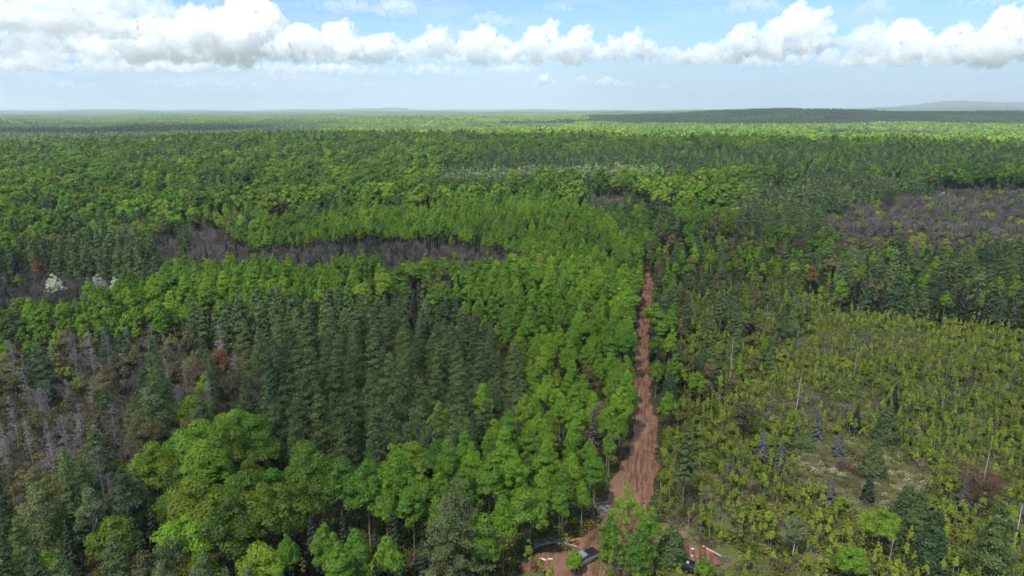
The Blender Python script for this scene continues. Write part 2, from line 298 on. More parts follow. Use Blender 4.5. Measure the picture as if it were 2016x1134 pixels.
def shape(kind, seed, lod, H=None, W=None):
    """(trunk, crown) of one tree of the kind; trunk and crown are (V, F, var)"""
    rng = np.random.default_rng(seed*7+3); s = LODS[lod]; near = lod == 'near'; far = lod in ('low', 'tiny'); tf = {'near': 1, 'mid': .55, 'low': .12, 'tiny': .03}[lod]
    fat = {'near': 1, 'mid': 1.3, 'low': 2.8, 'tiny': 6}[lod]
    if kind == 'aspen':
        H = H or rng.uniform(13, 17); W = W or rng.uniform(4.6, 6.6); cr, C = broadleaf(rng, H, W, 0.24, 64, 0.80, 4200, s*0.82, True)
        tr, _ = bent_trunk(rng, H*0.93, 0.15, n=6 if near else 4); tr = join([tr, limbs(rng, C, H*.45, .12, near)]) if not far else tr
    elif kind == 'lime':
        H = H or rng.uniform(11, 14); W = W or rng.uniform(3.6, 5.0); cr, C = broadleaf(rng, H, W, 0.24, 46, 0.68, 2600, s*0.82, True); tr, _ = bent_trunk(rng, H*0.93, 0.13); tr = join([tr, limbs(rng, C, H*.4, .1, near)])
    elif kind == 'maple':
        H = H or rng.uniform(12.5, 15.5); W = W or rng.uniform(6.8, 9.2); cr, C = broadleaf(rng, H, W, 0.28, 42, 1.25, 5200, s)
        tr, _ = bent_trunk(rng, H*0.8, 0.22, n=6 if near else 4); tr = join([tr, limbs(rng, C, H*.3, .18, near)]) if not far else tr
    elif kind == 'birch':
        H = H or rng.uniform(11, 14); W = W or rng.uniform(4.5, 6); cr, C = broadleaf(rng, H, W, 0.30, 34, 0.8, 1500, s*0.8, True); tr, _ = bent_trunk(rng, H*0.95, 0.13, lean=.06); tr = join([tr, prisms(rng, np.column_stack([C[:, :2]*.05, C[:, 2]-1.6]), C, .06, .03)])
    elif kind == 'larch':
        H = H or rng.uniform(13.5, 17.5); W = W or rng.uniform(5.2, 7.6); cr, _ = conifer(rng, H, W, int(rng.integers(46, 90)), 5200, s*0.78, cb=.08, power=rng.uniform(.6, .95), spread=.44, ragged=rng.uniform(.15, .38))
        tr, _ = bent_trunk(rng, H*0.97, 0.17, n=5 if near else 3)
    elif kind == 'spruce':
        H = H or rng.uniform(9, 14); W = W or rng.uniform(2.6, 3.8); cr, _ = conifer(rng, H, W, 110, 2600, s*0.80, cb=.04, power=.95, droop=-.42, tip=.16, spread=.10, upn=.9, ragged=.15)
        tr, _ = bent_trunk(rng, H*0.98, 0.14, n=5 if near else 3, lean=0.005)
    elif kind == 'pine':
        H = H or 21; W = W or 9.5; nb = 64
        n = int(6500*(0.35/s)**1.75); t = np.minimum(.16+.84*(np.arange(nb)//5*5/nb)+rng.uniform(0, .035, nb), .985); L = W/2*np.minimum(1, (1.04-t)*1.9)**.8*rng.uniform(.65, 1.12, nb)
        th = np.arange(nb)*2.399; i = rng.choice(nb, n, p=L**1.5/(L**1.5).sum()); u = rng.uniform(.38, 1, n)
        P = np.column_stack([L[i]*u*np.cos(th[i]), L[i]*u*np.sin(th[i]), t[i]*H+L[i]*(.02*u+.13*u*u)])+rng.normal(size=(n, 3))*np.array([.42, .42, .13])
        cr = leaves(rng, P, rng.normal(size=(n, 3))*.45+np.array([0, 0, 1]), s*0.85); tr, _ = bent_trunk(rng, H*.98, .3)
        P0 = np.column_stack([L*0, L*0, t*H]); P1 = np.column_stack([L*.9*np.cos(th), L*.9*np.sin(th), t*H+L*.12]); tr = join([tr, prisms(rng, P0, P1, .07, .02)])
    elif kind == 'budding':
        H = H or rng.uniform(11, 14.5); W = W or rng.uniform(5, 7); cr, C = broadleaf(rng, H, W, 0.25, 34, 1.0, 1500, s*0.85)
        tr, _ = bent_trunk(rng, H*0.8, 0.17); tr = join([tr, limbs(rng, C, H*.3, .14, near), twig_crown(rng, H, W, .3, 10, int(50*tf)+4, int(260*tf)+4, .022*fat)])
    elif kind == 'bare':
        H = H or rng.uniform(7.5, 10.5); W = W or rng.uniform(3.8, 5.2); tr, _ = bent_trunk(rng, H*.75, .10, n=4); tf = {'low': .4, 'tiny': .12}.get(lod, tf); fat = min(fat, 2.6); cr = twig_crown(rng, H, W, .3, 9, int(90*tf)+5, int(620*tf)+8, .036*fat)
    elif kind == 'dead':
        H = H or rng.uniform(10, 14.5); W = W or rng.uniform(3.6, 5.2); tr, _ = bent_trunk(rng, H, .17, lean=.08, k=8); cr = dead_branches(rng, H, W, int(56*tf)+10, int(300*tf)+10, .055*min(fat, 2))
    elif kind == 'sapling':
        H = H or rng.uniform(3.6, 7.4); W = W or rng.uniform(0.8, 1.6); cr, C = broadleaf(rng, H, W, 0.30, 26, 0.22, 340, min(s, .8)*0.52, True); tr, _ = bent_trunk(rng, H*.97, .055, .015, n=4, lean=.05, k=4)
    elif kind == 'wispy':
        H = H or 12; W = W or 5; cr, C = broadleaf(rng, H, W, 0.12, 80, 0.42, 1500, s*0.7, True); tr, _ = bent_trunk(rng, H*.9, .13, lean=.05); tr = join([tr, prisms(rng, np.column_stack([C[:, :2]*.08, C[:, 2]*.75]), C, .035, .012)])
    elif kind == 'shrub':
        H = H or rng.uniform(1.6, 3.4); W = W or rng.uniform(2.4, 3.8); cr, C = broadleaf(rng, H, W, 0.03, 26, 0.42, 620, min(s, 1.0)*0.7); tr = prisms(rng, np.zeros((len(C), 3)), C, .04, .015)
    elif kind == 'blossom':
        H = H or 10.5; W = W or 6.8; cr, C = broadleaf(rng, H, W, 0.12, 90, 0.50, 1900, s*0.66, True); tr, _ = bent_trunk(rng, H*.8, .15); tr = join([tr, limbs(rng, C, H*.2, .1, True)])
    elif kind == 'thicket':      # a clump of bare grey-brown stems
        H = H or 3.5; W = W or 3.0; n = 46; P0 = np.column_stack([rng.uniform(-W/2, W/2, (n, 2)), np.zeros(n)]); P1 = P0+np.column_stack([rng.normal(size=(n, 2))*.35, rng.uniform(.5, 1, n)*H]); tr = prisms(rng, P0, P1, .03, .012)
        cr = EMPTY
    return tr, cr
def put(S, M): V, F, v = S; return (V@M[:3, :3].T + M[:3, 3], F, v)
def to_mesh(name, parts, tree=None):
    """parts: [(shape, material)] -> one mesh with a slot per material"""
    parts = [(s, m) for s, m in parts if len(s[1])]; V, F, v = join([p[0] for p in parts]); me = fast_mesh(name, V, F)
    mats = []; mi = []
    for S, m in parts:
        if m not in mats: mats.append(m); me.materials.append(m)
        mi.append(np.full(len(S[1]), mats.index(m), np.int32))
    me.polygons.foreach_set('material_index', np.concatenate(mi))
    a = me.attributes.new('var', 'FLOAT', 'FACE'); a.data.foreach_set('value', v.astype(np.float32))
    if tree is not None: a = me.attributes.new('tree', 'FLOAT', 'FACE'); a.data.foreach_set('value', np.concatenate([np.full(len(p[0][1]), q, np.float32) for p, q in zip(parts, tree)]))
    return me
def bark_of(k): return BARK[{'lime': 'aspen', 'bare': 'bare', 'dead': 'dead', 'thicket': 'lichen'}.get(k, k)]
def leaf_of(k, tone=None):
    if k in ('bare', 'dead', 'thicket'): return bark_of(k)
    k = 'aspen' if k in ('lime', 'wispy') else k; return LEAF[(k, tone)] if tone else LEAF[k]

# ------------------------------------------------------------------ terrain
def sstep(a, b, x): t = np.clip((x-a)/(b-a), 0, 1); return t*t*(3-2*t)
def ground_h(X, Y):
    X = np.asarray(X, float); Y = np.asarray(Y, float); r = np.hypot(X, Y); az = np.arctan2(X, np.maximum(Y, 1e-3))
    g = lambda cx, cy, sx, sy: np.exp(-((X-cx)/sx)**2-((Y-cy)/sy)**2)
    h = 13*np.exp(-((r-1230)/330)**2)*sstep(-0.60, -0.30, az)*(0.85+0.15*np.sin(X/170+1)) + 4*np.exp(-((r-760)/160)**2)*sstep(-.2, .2, az)
    h = h + 7*np.sin(X/410+2.1)*np.sin(r/530+0.6)*sstep(1300, 3000, r) + 5*np.sin(X/190+Y/350)*sstep(1600, 3500, r)
    h = h - 4*np.exp(-((r-2100)/500)**2)
    h = h + 44*g(1700, 4300, 1000, 700) + 30*g(3300, 4300, 1300, 650) + 40*g(1800, 7200, 2200, 900) + 25*g(-1500, 9000, 3000, 900) + 12*g(-600, 3200, 900, 300)
    far = sstep(9000, 15000, r)
    h = h + far*(25+14*np.sin(az*23+1)+9*np.sin(az*57)) + 50*np.exp(-((az+0.165)/0.075)**2)*np.exp(-((r-17000)/1800)**2)*(1+0.2*np.sin(az*70))
    h = h + 170*sstep(0.42, 0.56, az)*np.exp(-((r-17500)/1700)**2)*(1+0.10*np.sin(az*60)) + 60*sstep(0.36, .5, az)*np.exp(-((r-14000)/1200)**2)
    return h*sstep(420, 760, r)
def polar_grid(r0, r1, nr, a0, a1, na, hfun):
    r = np.geomspace(r0, r1, nr); a = np.linspace(a0, a1, na); R, A = np.meshgrid(r, a, indexing='ij'); X = R*np.sin(A); Y = R*np.cos(A)
    V = np.stack([X, Y, hfun(X, Y)], -1).reshape(-1, 3); i, j = np.meshgrid(np.arange(nr-1), np.arange(na-1), indexing='ij'); b = i*na+j
    F = np.stack([b, b+na, b+na+1, b+1], -1).reshape(-1, 4); return V, F
def world_pos(N): return N.n('ShaderNodeNewGeometry').outputs['Position']
def ground_mat():
    m = bpy.data.materials.new('forest_floor'); m.use_nodes = True; N = NT(m.node_tree); P = world_pos(N)
    n1 = N.noise(P, 0.35, 6, 0.65); n2 = N.noise(P, 0.045, 4, 0.6); n3 = N.noise(P, 3.0, 4, 0.7)
    c = N.mix(N.mr(n1, .35, .62), (.040, .034, .022, 1), (.080, .066, .044, 1)); c = N.mix(N.mr(n2, .48, .60), c, (.060, .075, .022, 1))
    c = N.mix(N.mr(n3, .55, .7, 0, .55), c, (.15, .125, .09, 1))
    df = N.n('ShaderNodeBsdfDiffuse'); N.set(df.inputs[0], c); bp = N.n('ShaderNodeBump'); bp.inputs['Distance'].default_value = .25; N.set(bp.inputs['Height'], n1); N.set(df.inputs['Normal'], bp.outputs[0])
    o = N.n('ShaderNodeOutputMaterial'); N.set(o.inputs[0], df.outputs[0]); return m
def add(name, me, m=None, parent=None, **kw):
    o = bpy.data.objects.new(name, me); COL.objects.link(o)
    if m: me.materials.append(m)
    if parent: o.parent = parent
    for k, v in kw.items(): o[k] = v
    return o
V, F = polar_grid(8, 60000, 230, -math.pi, math.pi, 400, ground_h)
V = np.concatenate([V, [[0, 0, 0]]])
me = fast_mesh('ground', V, F, True); add('ground', me, ground_mat(), kind='structure', label='forest floor of litter and low green plants')
inner = fast_mesh('ground', [(-9, -9, -.01), (9, -9, -.01), (9, 9, -.01), (-9, 9, -.01)], [(0, 1, 2, 3)]); add('ground', inner, me.materials[0], kind='structure')

# ------------------------------------------------------------------ dirt track, outlines read off the photograph and laid on the ground
TRACK_L = [(1270,538),(1265,560),(1264,597),(1256,630),(1253,650),(1250,690),(1248,713),(1242,743),(1248,791),(1249,830),(1241,869),(1237,896),(1218,918),(1204,950),(1192,985),(1180,1030),(1150,1060),(1112,1072),(1128,1084),(1062,1090),(1028,1100),(1015,1118),(1080,1134),(1110,1180)]
TRACK_R = [(1279,538),(1288,560),(1284,597),(1280,630),(1279,650),(1277,690),(1278,713),(1281,743),(1281,791),(1297,830),(1297,869),(1288,890),(1299,912),(1294,940),(1287,960),(1286,985),(1275,1034),(1262,1060),(1256,1090),(1240,1134),(1232,1180)]
CLEAR = [(1276,1050),(1300,1036),(1345,1040),(1356,1058),(1340,1072),(1376,1076),(1420,1092),(1432,1110),(1400,1124),(1300,1128),(1262,1112)]
def poly_w(P, z=0.0): return np.array([at(x, y, z)[:2] for x, y in P])
def inside(P, X, Y):
    X = np.asarray(X, float); Y = np.asarray(Y, float); c = np.zeros(X.shape, bool); n = len(P); j = n-1
    for i in range(n):
        xi, yi = P[i]; xj, yj = P[j]
        if yi != yj: c ^= ((yi > Y) != (yj > Y)) & (X < (xj-xi)*(Y-yi)/(yj-yi)+xi)
        j = i
    return c
TRACK = poly_w(TRACK_L+TRACK_R[::-1]); CLEARW = poly_w(CLEAR)
def wav(X, Y, s, k):
    return np.sin(X/s+k)*np.cos(Y/s*1.13+k*1.7)+.6*np.sin(X/s*2.3-Y/s*1.9+k)+.4*np.sin(Y/s*4.1+X/s*3.3+2*k)
gx, gy = np.meshgrid(np.arange(-12, 64, .32), np.arange(78, 305, .32), indexing='ij'); jx = gx+.55*wav(gx, gy, 1.9, .3)*.6; jy = gy+.55*wav(gx, gy, 2.1, 2.2)*.6
IN = inside(TRACK, jx, jy) | inside(CLEARW, jx, jy)
nb = np.zeros(IN.shape); K = 5
for dx_ in range(-K, K+1):
    for dy_ in range(-K, K+1): nb += np.roll(np.roll(IN, dx_, 0), dy_, 1)
nb /= (2*K+1)**2
cl_y = np.array([(at(a[0], a[1])[1]) for a in TRACK_L[:16]]); cl_x = np.array([(at(a[0], a[1])[0]+at(b[0], b[1])[0])/2 for a, b in zip(TRACK_L[:16], TRACK_R[:16])])
def field(seed, k1, k2):
    f = np.random.default_rng(seed).normal(size=gx.shape)
    for _ in range(2):
        f = sum(np.roll(f, i, 0) for i in range(-k1, k1+1))/(2*k1+1); f = sum(np.roll(f, i, 1) for i in range(-k2, k2+1))/(2*k2+1)
    return f/f.std()
LUMP = .035*field(1, 1, 3)+.05*field(2, 3, 4)
off = gx-np.interp(gy, cl_y[::-1], cl_x[::-1]); ruts = sum(-.17*np.exp(-((off-c)/.36)**2) for c in (-2.1, -1.0, .75, 1.9))
Z = .02+.16*np.clip(nb*1.6, 0, 1)**2 + .20*np.exp(-((nb-.62)/.13)**2)*(.6+.35*field(3, 2, 2)) + ruts*(gy > 105) + LUMP
Z = np.where(nb < .45, np.minimum(Z, .03), Z); Z = np.maximum(Z, .008)
nx_, ny_ = gx.shape; idx = np.arange(nx_*ny_).reshape(nx_, ny_); q = IN[:-1, :-1] & IN[1:, :-1] & IN[1:, 1:] & IN[:-1, 1:]
F = np.stack([idx[:-1, :-1][q], idx[1:, :-1][q], idx[1:, 1:][q], idx[:-1, 1:][q]], -1); V = np.stack([gx, gy, Z], -1).reshape(-1, 3)
u, inv = np.unique(F, return_inverse=True); me = fast_mesh('dirt_track', V[u], inv.reshape(F.shape), True)
def dirt_mat():
    m = bpy.data.materials.new('red_dirt'); m.use_nodes = True; N = NT(m.node_tree); P = world_pos(N)
    sp_ = N.n('ShaderNodeSeparateXYZ'); N.set(sp_.inputs[0], P); cb_ = N.n('ShaderNodeCombineXYZ'); N.set(cb_.inputs[0], N.m('SUBTRACT', sp_.outputs[0], N.m('MULTIPLY', sp_.outputs[1], .205))); N.set(cb_.inputs[1], N.m('MULTIPLY', sp_.outputs[1], .09)); st = N.noise(cb_.outputs[0], 1.5, 5, .65, .4); n1 = N.noise(P, .8, 6, .65); n2 = N.noise(P, .12, 3, .5); n3 = N.noise(P, 6.0, 3, .6)
    c = N.mix(N.mr(st, .35, .65), (.135, .068, .045, 1), (.310, .175, .112, 1)); c = N.mix(N.mr(n1, .50, .68, 0, .8), c, (.120, .060, .044, 1))
    c = N.mix(N.mr(n2, .50, .62, 0, .6), c, (.300, .190, .130, 1)); c = N.mix(N.mr(n3, .62, .72, 0, .5), c, (.40, .31, .25, 1))
    df = N.n('ShaderNodeBsdfDiffuse'); N.set(df.inputs[0], c); bp = N.n('ShaderNodeBump'); bp.inputs['Distance'].default_value = .15; N.set(bp.inputs['Height'], N.m('ADD', n1, N.m('MULTIPLY', n3, .5))); N.set(df.inputs['Normal'], bp.outputs[0])
    o = N.n('ShaderNodeOutputMaterial'); N.set(o.inputs[0], df.outputs[0]); return m
add('dirt_track', me, dirt_mat(), kind='structure', label='reddish brown dirt track churned by tyres, widening to a clearing')

# ------------------------------------------------------------------ what grows where: outlines in photo pixels of the canopy
MIX = {
 'mapleclump': ({'maple': .93, 'aspen': .04, 'budding': .03}, 5.6),
 'raggedwood': ({'larch': .42, 'spruce': .22, 'lime': .12, 'budding': .14, 'maple': .05, 'bare': .05}, 4.3),
 'hardwood': ({'maple': .66, 'aspen': .13, 'budding': .06, 'larch': .04, 'spruce': .05, 'bare': .06}, 5.4),
 'mixed': ({'maple': .30, 'aspen': .13, 'larch': .15, 'spruce': .17, 'budding': .13, 'bare': .12}, 4.3),
 'aspen': ({'aspen': .93, 'spruce': .03, 'maple': .04}, 3.8), 'lime': ({'lime': .90, 'spruce': .05, 'maple': .05}, 3.6),
 'larch': ({'larch': .90, 'spruce': .04, 'lime': .04, 'budding': .02}, 4.8), 'conifer': ({'larch': .48, 'spruce': .40, 'aspen': .12}, 4.1),
 'bare': ({'bare': .76, 'spruce': .10, 'shrub': .05, 'larch': .05, 'lime': .02, 'budding': .02}, 3.2), 'barebush': ({'bare': .68, 'shrub': .15, 'spruce': .15, 'budding': .02}, 3.1),
 'spruce': ({'spruce': .62, 'aspen': .16, 'bare': .10, 'budding': .12}, 3.0), 'snag': ({'dead': .29, 'bare': .36, 'larch': .09, 'budding': .13, 'shrub': .04, 'spruce': .09}, 3.3),
 'birch': ({'birch': .27, 'larch': .36, 'spruce': .16, 'bare': .08, 'maple': .03, 'budding': .10}, 4.0), 'edge': ({'budding': .25, 'larch': .12, 'lime': .25, 'maple': .10, 'spruce': .10, 'sapling': .18}, 4.6),
 'verge': ({'spruce': .34, 'lime': .24, 'maple': .12, 'larch': .16, 'shrub': .14}, 3.6),
 'clearing': ({'sapling': .70, 'shrub': .25, 'spruce': .03, 'budding': .02}, 1.4), 'openwood': ({'sapling': .46, 'shrub': .22, 'budding': .09, 'larch': .09, 'lime': .08, 'spruce': .06}, 2.2), 'stems': ({'thicket': .5, 'sapling': .4, 'shrub': .1}, 2.4), 'bog': ({'shrub': .25, 'spruce': .0, 'none': .75}, 3.4), 'none': ({'shrub': .35, 'sapling': .25, 'none': .40}, 2.4)}
LOW = {'clearing', 'openwood', 'stems', 'bog', 'none'}
ZONES = [
 ([(-900,285),(2900,285),(2900,1400),(-900,1400)], 'mixed'),
 ([(-900,262),(2900,262),(2900,300),(2016,330),(1500,318),(900,345),(480,420),(-900,420)], 'hardwood'),
 ([(-900,240),(560,244),(1250,262),(700,266),(380,268),(0,292),(-900,300)], 'conifer'),
 ([(-900,345),(300,335),(620,345),(900,350),(930,400),(640,432),(450,478),(200,500),(-900,540)], 'mixed'),
 ([(920,300),(1300,298),(2200,296),(2200,340),(1900,352),(1500,340),(940,338)], 'conifer'),
 ([(860,326),(1400,322),(1400,376),(860,376)], 'larch'),
 ([(1000,360),(1440,350),(1640,366),(1640,405),(1400,425),(1050,400)], 'hardwood'),
 ([(1440,372),(1700,345),(1920,372),(1880,410),(1700,440),(1560,470),(1460,440)], 'larch'),
 ([(1620,405),(1760,385),(1900,362),(2300,370),(2300,515),(1990,520),(1700,505),(1630,460)], 'barebush'),
 ([(1780,395),(1900,370),(2250,380),(2200,450),(1900,455)], 'bare'), ([(1660,405),(1750,400),(1760,450),(1680,455)], 'bare'),
 ([(1560,490),(2250,480),(2250,640),(1640,600),(1560,560)], 'raggedwood'),
 ([(450,478),(620,432),(900,395),(1100,388),(1268,470),(1272,520),(1120,520),(1000,492),(700,474),(520,512)], 'aspen'),
 ([(250,470),(420,440),(500,490),(620,474),(800,468),(1000,488),(1040,528),(900,526),(760,508),(560,518),(350,530),(150,575),(-100,600),(-300,600),(-100,540),(200,520)], 'bare'),
 ([(90,470),(300,470),(320,520),(230,545),(100,530)], 'larch'),
 ([(-300,700),(0,640),(250,550),(400,520),(740,500),(760,560),(560,592),(380,610),(300,660),(100,700),(-100,760)], 'aspen'),
 ([(-300,720),(0,640),(240,575),(330,600),(300,660),(100,690),(-200,780)], 'lime'),
 ([(720,510),(1060,520),(930,570),(860,600),(740,610),(700,560)], 'mixed'),
 ([(380,605),(560,590),(720,560),(700,640),(520,690),(400,680)], 'larch'),
 ([(-300,780),(0,700),(140,670),(330,655),(520,690),(500,800),(380,820),(290,860),(280,960),(-300,980)], 'snag'),
 ([(880,600),(930,560),(1060,530),(1130,515),(1262,512),(1268,560),(1256,700),(1252,850),(1200,900),(1190,980),(1140,1060),(1000,1090),(850,1020),(700,1010),(640,945),(760,905),(880,880),(1000,830),(1040,740),(1020,660),(950,630)], 'aspen'),
 ([(540,625),(700,580),(900,590),(1010,650),(1045,740),(990,815),(880,865),(700,905),(560,850),(500,780),(505,680)], 'larch'),
 ([(290,860),(430,815),(520,835),(580,875),(660,925),(700,950),(700,1010),(600,1030),(560,1080),(340,1060),(300,950)], 'mapleclump'),
 ([(-300,960),(290,930),(330,1060),(540,1080),(540,1400),(-300,1400)], 'birch'),
 ([(545,1010),(640,990),(850,1000),(1000,1080),(1010,1400),(545,1400)], 'spruce'),
 ([(1278,470),(1560,440),(1640,500),(1640,590),(1500,570),(1350,560),(1290,540)], 'edge'),
 ([(1288,520),(1345,545),(1335,700),(1335,830),(1290,850),(1283,700),(1288,600)], 'verge'),
 ([(1335,600),(1420,590),(1560,575),(1660,610),(2016,645),(2400,670),(2400,1400),(1240,1400),(1290,1050),(1300,850),(1335,830),(1340,700)], 'clearing'),
 ([(1340,565),(1560,560),(1660,600),(1560,640),(1340,640)], 'clearing'),
 ([(1335,560),(1560,560),(1600,640),(1500,760),(1340,800)], 'openwood'),
 ([(1520,655),(1640,645),(1830,650),(1830,690),(1700,700),(1540,690)], 'stems'), ([(1760,745),(2100,735),(2100,765),(1780,768)], 'stems'), ([(1480,770),(1720,745),(1760,800),(1600,830),(1500,820)], 'stems'),
 ([(1560,858),(1640,842),(1760,868),(1830,930),(1820,985),(1700,1000),(1630,960),(1560,915)], 'bog'),
 ([(1000,1100),(1130,1060),(1200,1000),(1330,1000),(1440,1080),(1470,1400),(1000,1400)], 'none')]
CP, SP = math.cos(PITCH), math.sin(PITCH)
def project(X, Y, Z):
    dz = Z-CAM_H; dep = Y*CP-dz*SP; up = Y*SP+dz*CP; dep = np.maximum(dep, 1e-3); return 1008+FPX*X/dep, 567-FPX*up/dep, dep
TYPES = [z[1] for z in ZONES]
BARE = {'bare', 'barebush', 'snag'}
def zone_at(X, Y):
    g = ground_h(X, Y); pr = [project(X, Y, g+h_) for h_ in (11.5, 7, 2.2)]; zz = [np.zeros(X.shape, int) for _ in pr]
    for i, (P, t) in enumerate(ZONES):
        for q, z in zip(pr, zz): z[inside(P, q[0], q[1])] = i
    low = np.array([t in LOW for t in TYPES]); br = np.array([t in BARE for t in TYPES]); hi, md, lo = zz
    out = np.where(low[hi], TYPES.index('verge'), hi); out = np.where(br[hi], hi, out); out = np.where(br[md], md, out); return np.where(low[lo], lo, out)

# lighter ground of the clearing: a sheet just above the forest floor
cx_, cy_ = np.meshgrid(np.arange(-10, 300, 2.0), np.arange(66, 330, 2.0), indexing='ij'); tz = np.array(TYPES)[zone_at(cx_.ravel(), cy_.ravel())].reshape(cx_.shape); q = np.isin(tz, list(LOW)); q = q[:-1, :-1] & q[1:, :-1] & q[1:, 1:] & q[:-1, 1:]
idx = np.arange(cx_.size).reshape(cx_.shape); F = np.stack([idx[:-1, :-1][q], idx[1:, :-1][q], idx[1:, 1:][q], idx[:-1, 1:][q]], -1); V = np.stack([cx_, cy_, .004+0*cx_], -1).reshape(-1, 3); u, inv = np.unique(F, return_inverse=True)
m = bpy.data.materials.new('clearing_soil'); m.use_nodes = True; N = NT(m.node_tree); P_ = world_pos(N); n1 = N.noise(P_, .5, 6, .65); n2 = N.noise(P_, .07, 4, .6)
c = N.mix(N.mr(n1, .35, .62), (.085, .105, .030, 1), (.175, .150, .085, 1)); c = N.mix(N.mr(n2, .50, .60, 0, .8), c, (.110, .150, .028, 1)); df = N.n('ShaderNodeBsdfDiffuse'); N.set(df.inputs[0], c); o = N.n('ShaderNodeOutputMaterial'); N.set(o.inputs[0], df.outputs[0])
add('clearing_ground', fast_mesh('clearing_ground', V[u], inv.reshape(F.shape)), m, kind='structure', label='open ground of the clearing, green and straw coloured')

def drift(x, y):
    """broad patches where the mixed woods turn to conifers (high) or stay leafless (low)"""
    return np.sin(x/61+1.1)*np.cos(y/83+.3)+.6*np.sin(x/31-y/47+2)+.35*np.sin(y/19+x/23)

# ------------------------------------------------------------------ instancer for what nobody could count
def library(name, meshes):
    c = bpy.data.collections.new(name)
    for i, me in enumerate(meshes): c.objects.link(bpy.data.objects.new('%s_%03d' % (name, i), me))
    return c
def scatter(name, lib, P, idx, rot, scl, label):
    """ONE object that stands copies of the library shapes on its points"""
    me = bpy.data.meshes.new(name); P = np.asarray(P, np.float32).reshape(-1, 3); me.vertices.add(len(P)); me.vertices.foreach_set('co', P.ravel())
    for nm, ty, arr, key in (('idx', 'INT', np.asarray(idx, np.int32), 'value'), ('rot', 'FLOAT_VECTOR', np.asarray(rot, np.float32).ravel(), 'vector'), ('scl', 'FLOAT_VECTOR', np.asarray(scl, np.float32).ravel(), 'vector')):
        me.attributes.new(nm, ty, 'POINT').data.foreach_set(key, arr)
    o = add(name, me, kind='stuff', label=label); g = bpy.data.node_groups.new(name, 'GeometryNodeTree')
    g.interface.new_socket('Geometry', in_out='INPUT', socket_type='NodeSocketGeometry'); g.interface.new_socket('Geometry', in_out='OUTPUT', socket_type='NodeSocketGeometry')
    n = g.nodes; gi = n.new('NodeGroupInput'); go = n.new('NodeGroupOutput'); ip = n.new('GeometryNodeInstanceOnPoints'); ci = n.new('GeometryNodeCollectionInfo')
    ci.inputs['Collection'].default_value = lib; ci.inputs['Separate Children'].default_value = True; ci.inputs['Reset Children'].default_value = True
    def na(nm, ty): a = n.new('GeometryNodeInputNamedAttribute'); a.data_type = ty; a.inputs['Name'].default_value = nm; return [s for s in a.outputs if s.enabled and s.name == 'Attribute'][0]
    L = g.links.new; L(gi.outputs[0], ip.inputs['Points']); L(ci.outputs[0], ip.inputs['Instance']); ip.inputs['Pick Instance'].default_value = True
    L(na('idx', 'INT'), ip.inputs['Instance Index']); L(na('rot', 'FLOAT_VECTOR'), ip.inputs['Rotation']); L(na('scl', 'FLOAT_VECTOR'), ip.inputs['Scale']); L(ip.outputs[0], go.inputs[0])
    md = o.modifiers.new('scatter', 'NODES'); md.node_group = g; return o

# ------------------------------------------------------------------ landmarks used by the labels
def top_at(x, y, H):
    """ground point of a tree of height H whose tip shows at photo pixel (x, y)"""
    p = at(x, y, H); return np.array([p.x, p.y])
MARKS = [('the silver pickup', at(1148, 1096)), ('the dark pickup', at(1334, 1106)), ('the big layered pine', top_at(895, 945, 21)), ('the white blossom trees', top_at(150, 548, 10.5)),
 ('the bleached pole', at(1437, 742)), ('the broad lone larch', top_at(300, 738, 17)), ('the forked pale snag', top_at(430, 635, 15)), ('the orange treetop', top_at(428, 688, 11)),
 ('the boggy opening', at(1690, 920)), ('the track\'s far end', at(1275, 545)), ('the track\'s first bend', at(1265, 850)), ('the brush pile', at(1188, 1006)), ('the lichened grey spruces', at(1530, 925)),
 ('the slash heap', at(1868, 778)), ('the purple thicket', at(620, 500)), ('the larch stand\'s heart', top_at(760, 730, 16)), ('the bright maple clump', top_at(450, 900, 14)), ('the reddish pale-stemmed tree', at(1960, 990)),
 ('the leaning dead trees', top_at(60, 760, 13)), ('the grey stem patch', at(1680, 680)), ('the maples\' lower fringe', top_at(515, 955, 16)), ('the orange crown', top_at(1165, 445, 13)), ('the leafless hollow', top_at(1850, 420, 9)),
 ('the green larch in the corner', top_at(1975, 985, 15)), ('the tall bare-stemmed conifer', at(1355, 1035))]
ORD = 'first second third fourth fifth sixth seventh eighth ninth tenth eleventh twelfth thirteenth fourteenth fifteenth sixteenth seventeenth eighteenth nineteenth twentieth'.split()
MXY = np.array([(m[1][0], m[1][1]) for m in MARKS])
ORD = 'first second third fourth fifth sixth seventh eighth ninth tenth eleventh twelfth thirteenth fourteenth fifteenth sixteenth seventeenth eighteenth nineteenth twentieth'.split()
def where(x, y, skip=None):
    d = np.hypot(MXY[:, 0]-x, MXY[:, 1]-y); k = int(np.argmin(d)); dx, dy = x-MXY[k, 0], y-MXY[k, 1]; r = d[k]
    dist = 'just' if r < 9 else ('close' if r < 18 else ('well' if r < 34 else ('far' if r < 60 else 'very far')))
    side = ('right' if dx > 0 else 'left') ; dep = 'behind' if dy > 0 else 'before'
    if abs(dx) > 2.4*abs(dy): rel = side+' of'
    elif abs(dy) > 2.4*abs(dx): rel = dep
    else: rel = dep+' and '+side+' of'
    return '%s %s %s' % (dist, rel, MARKS[k][0])

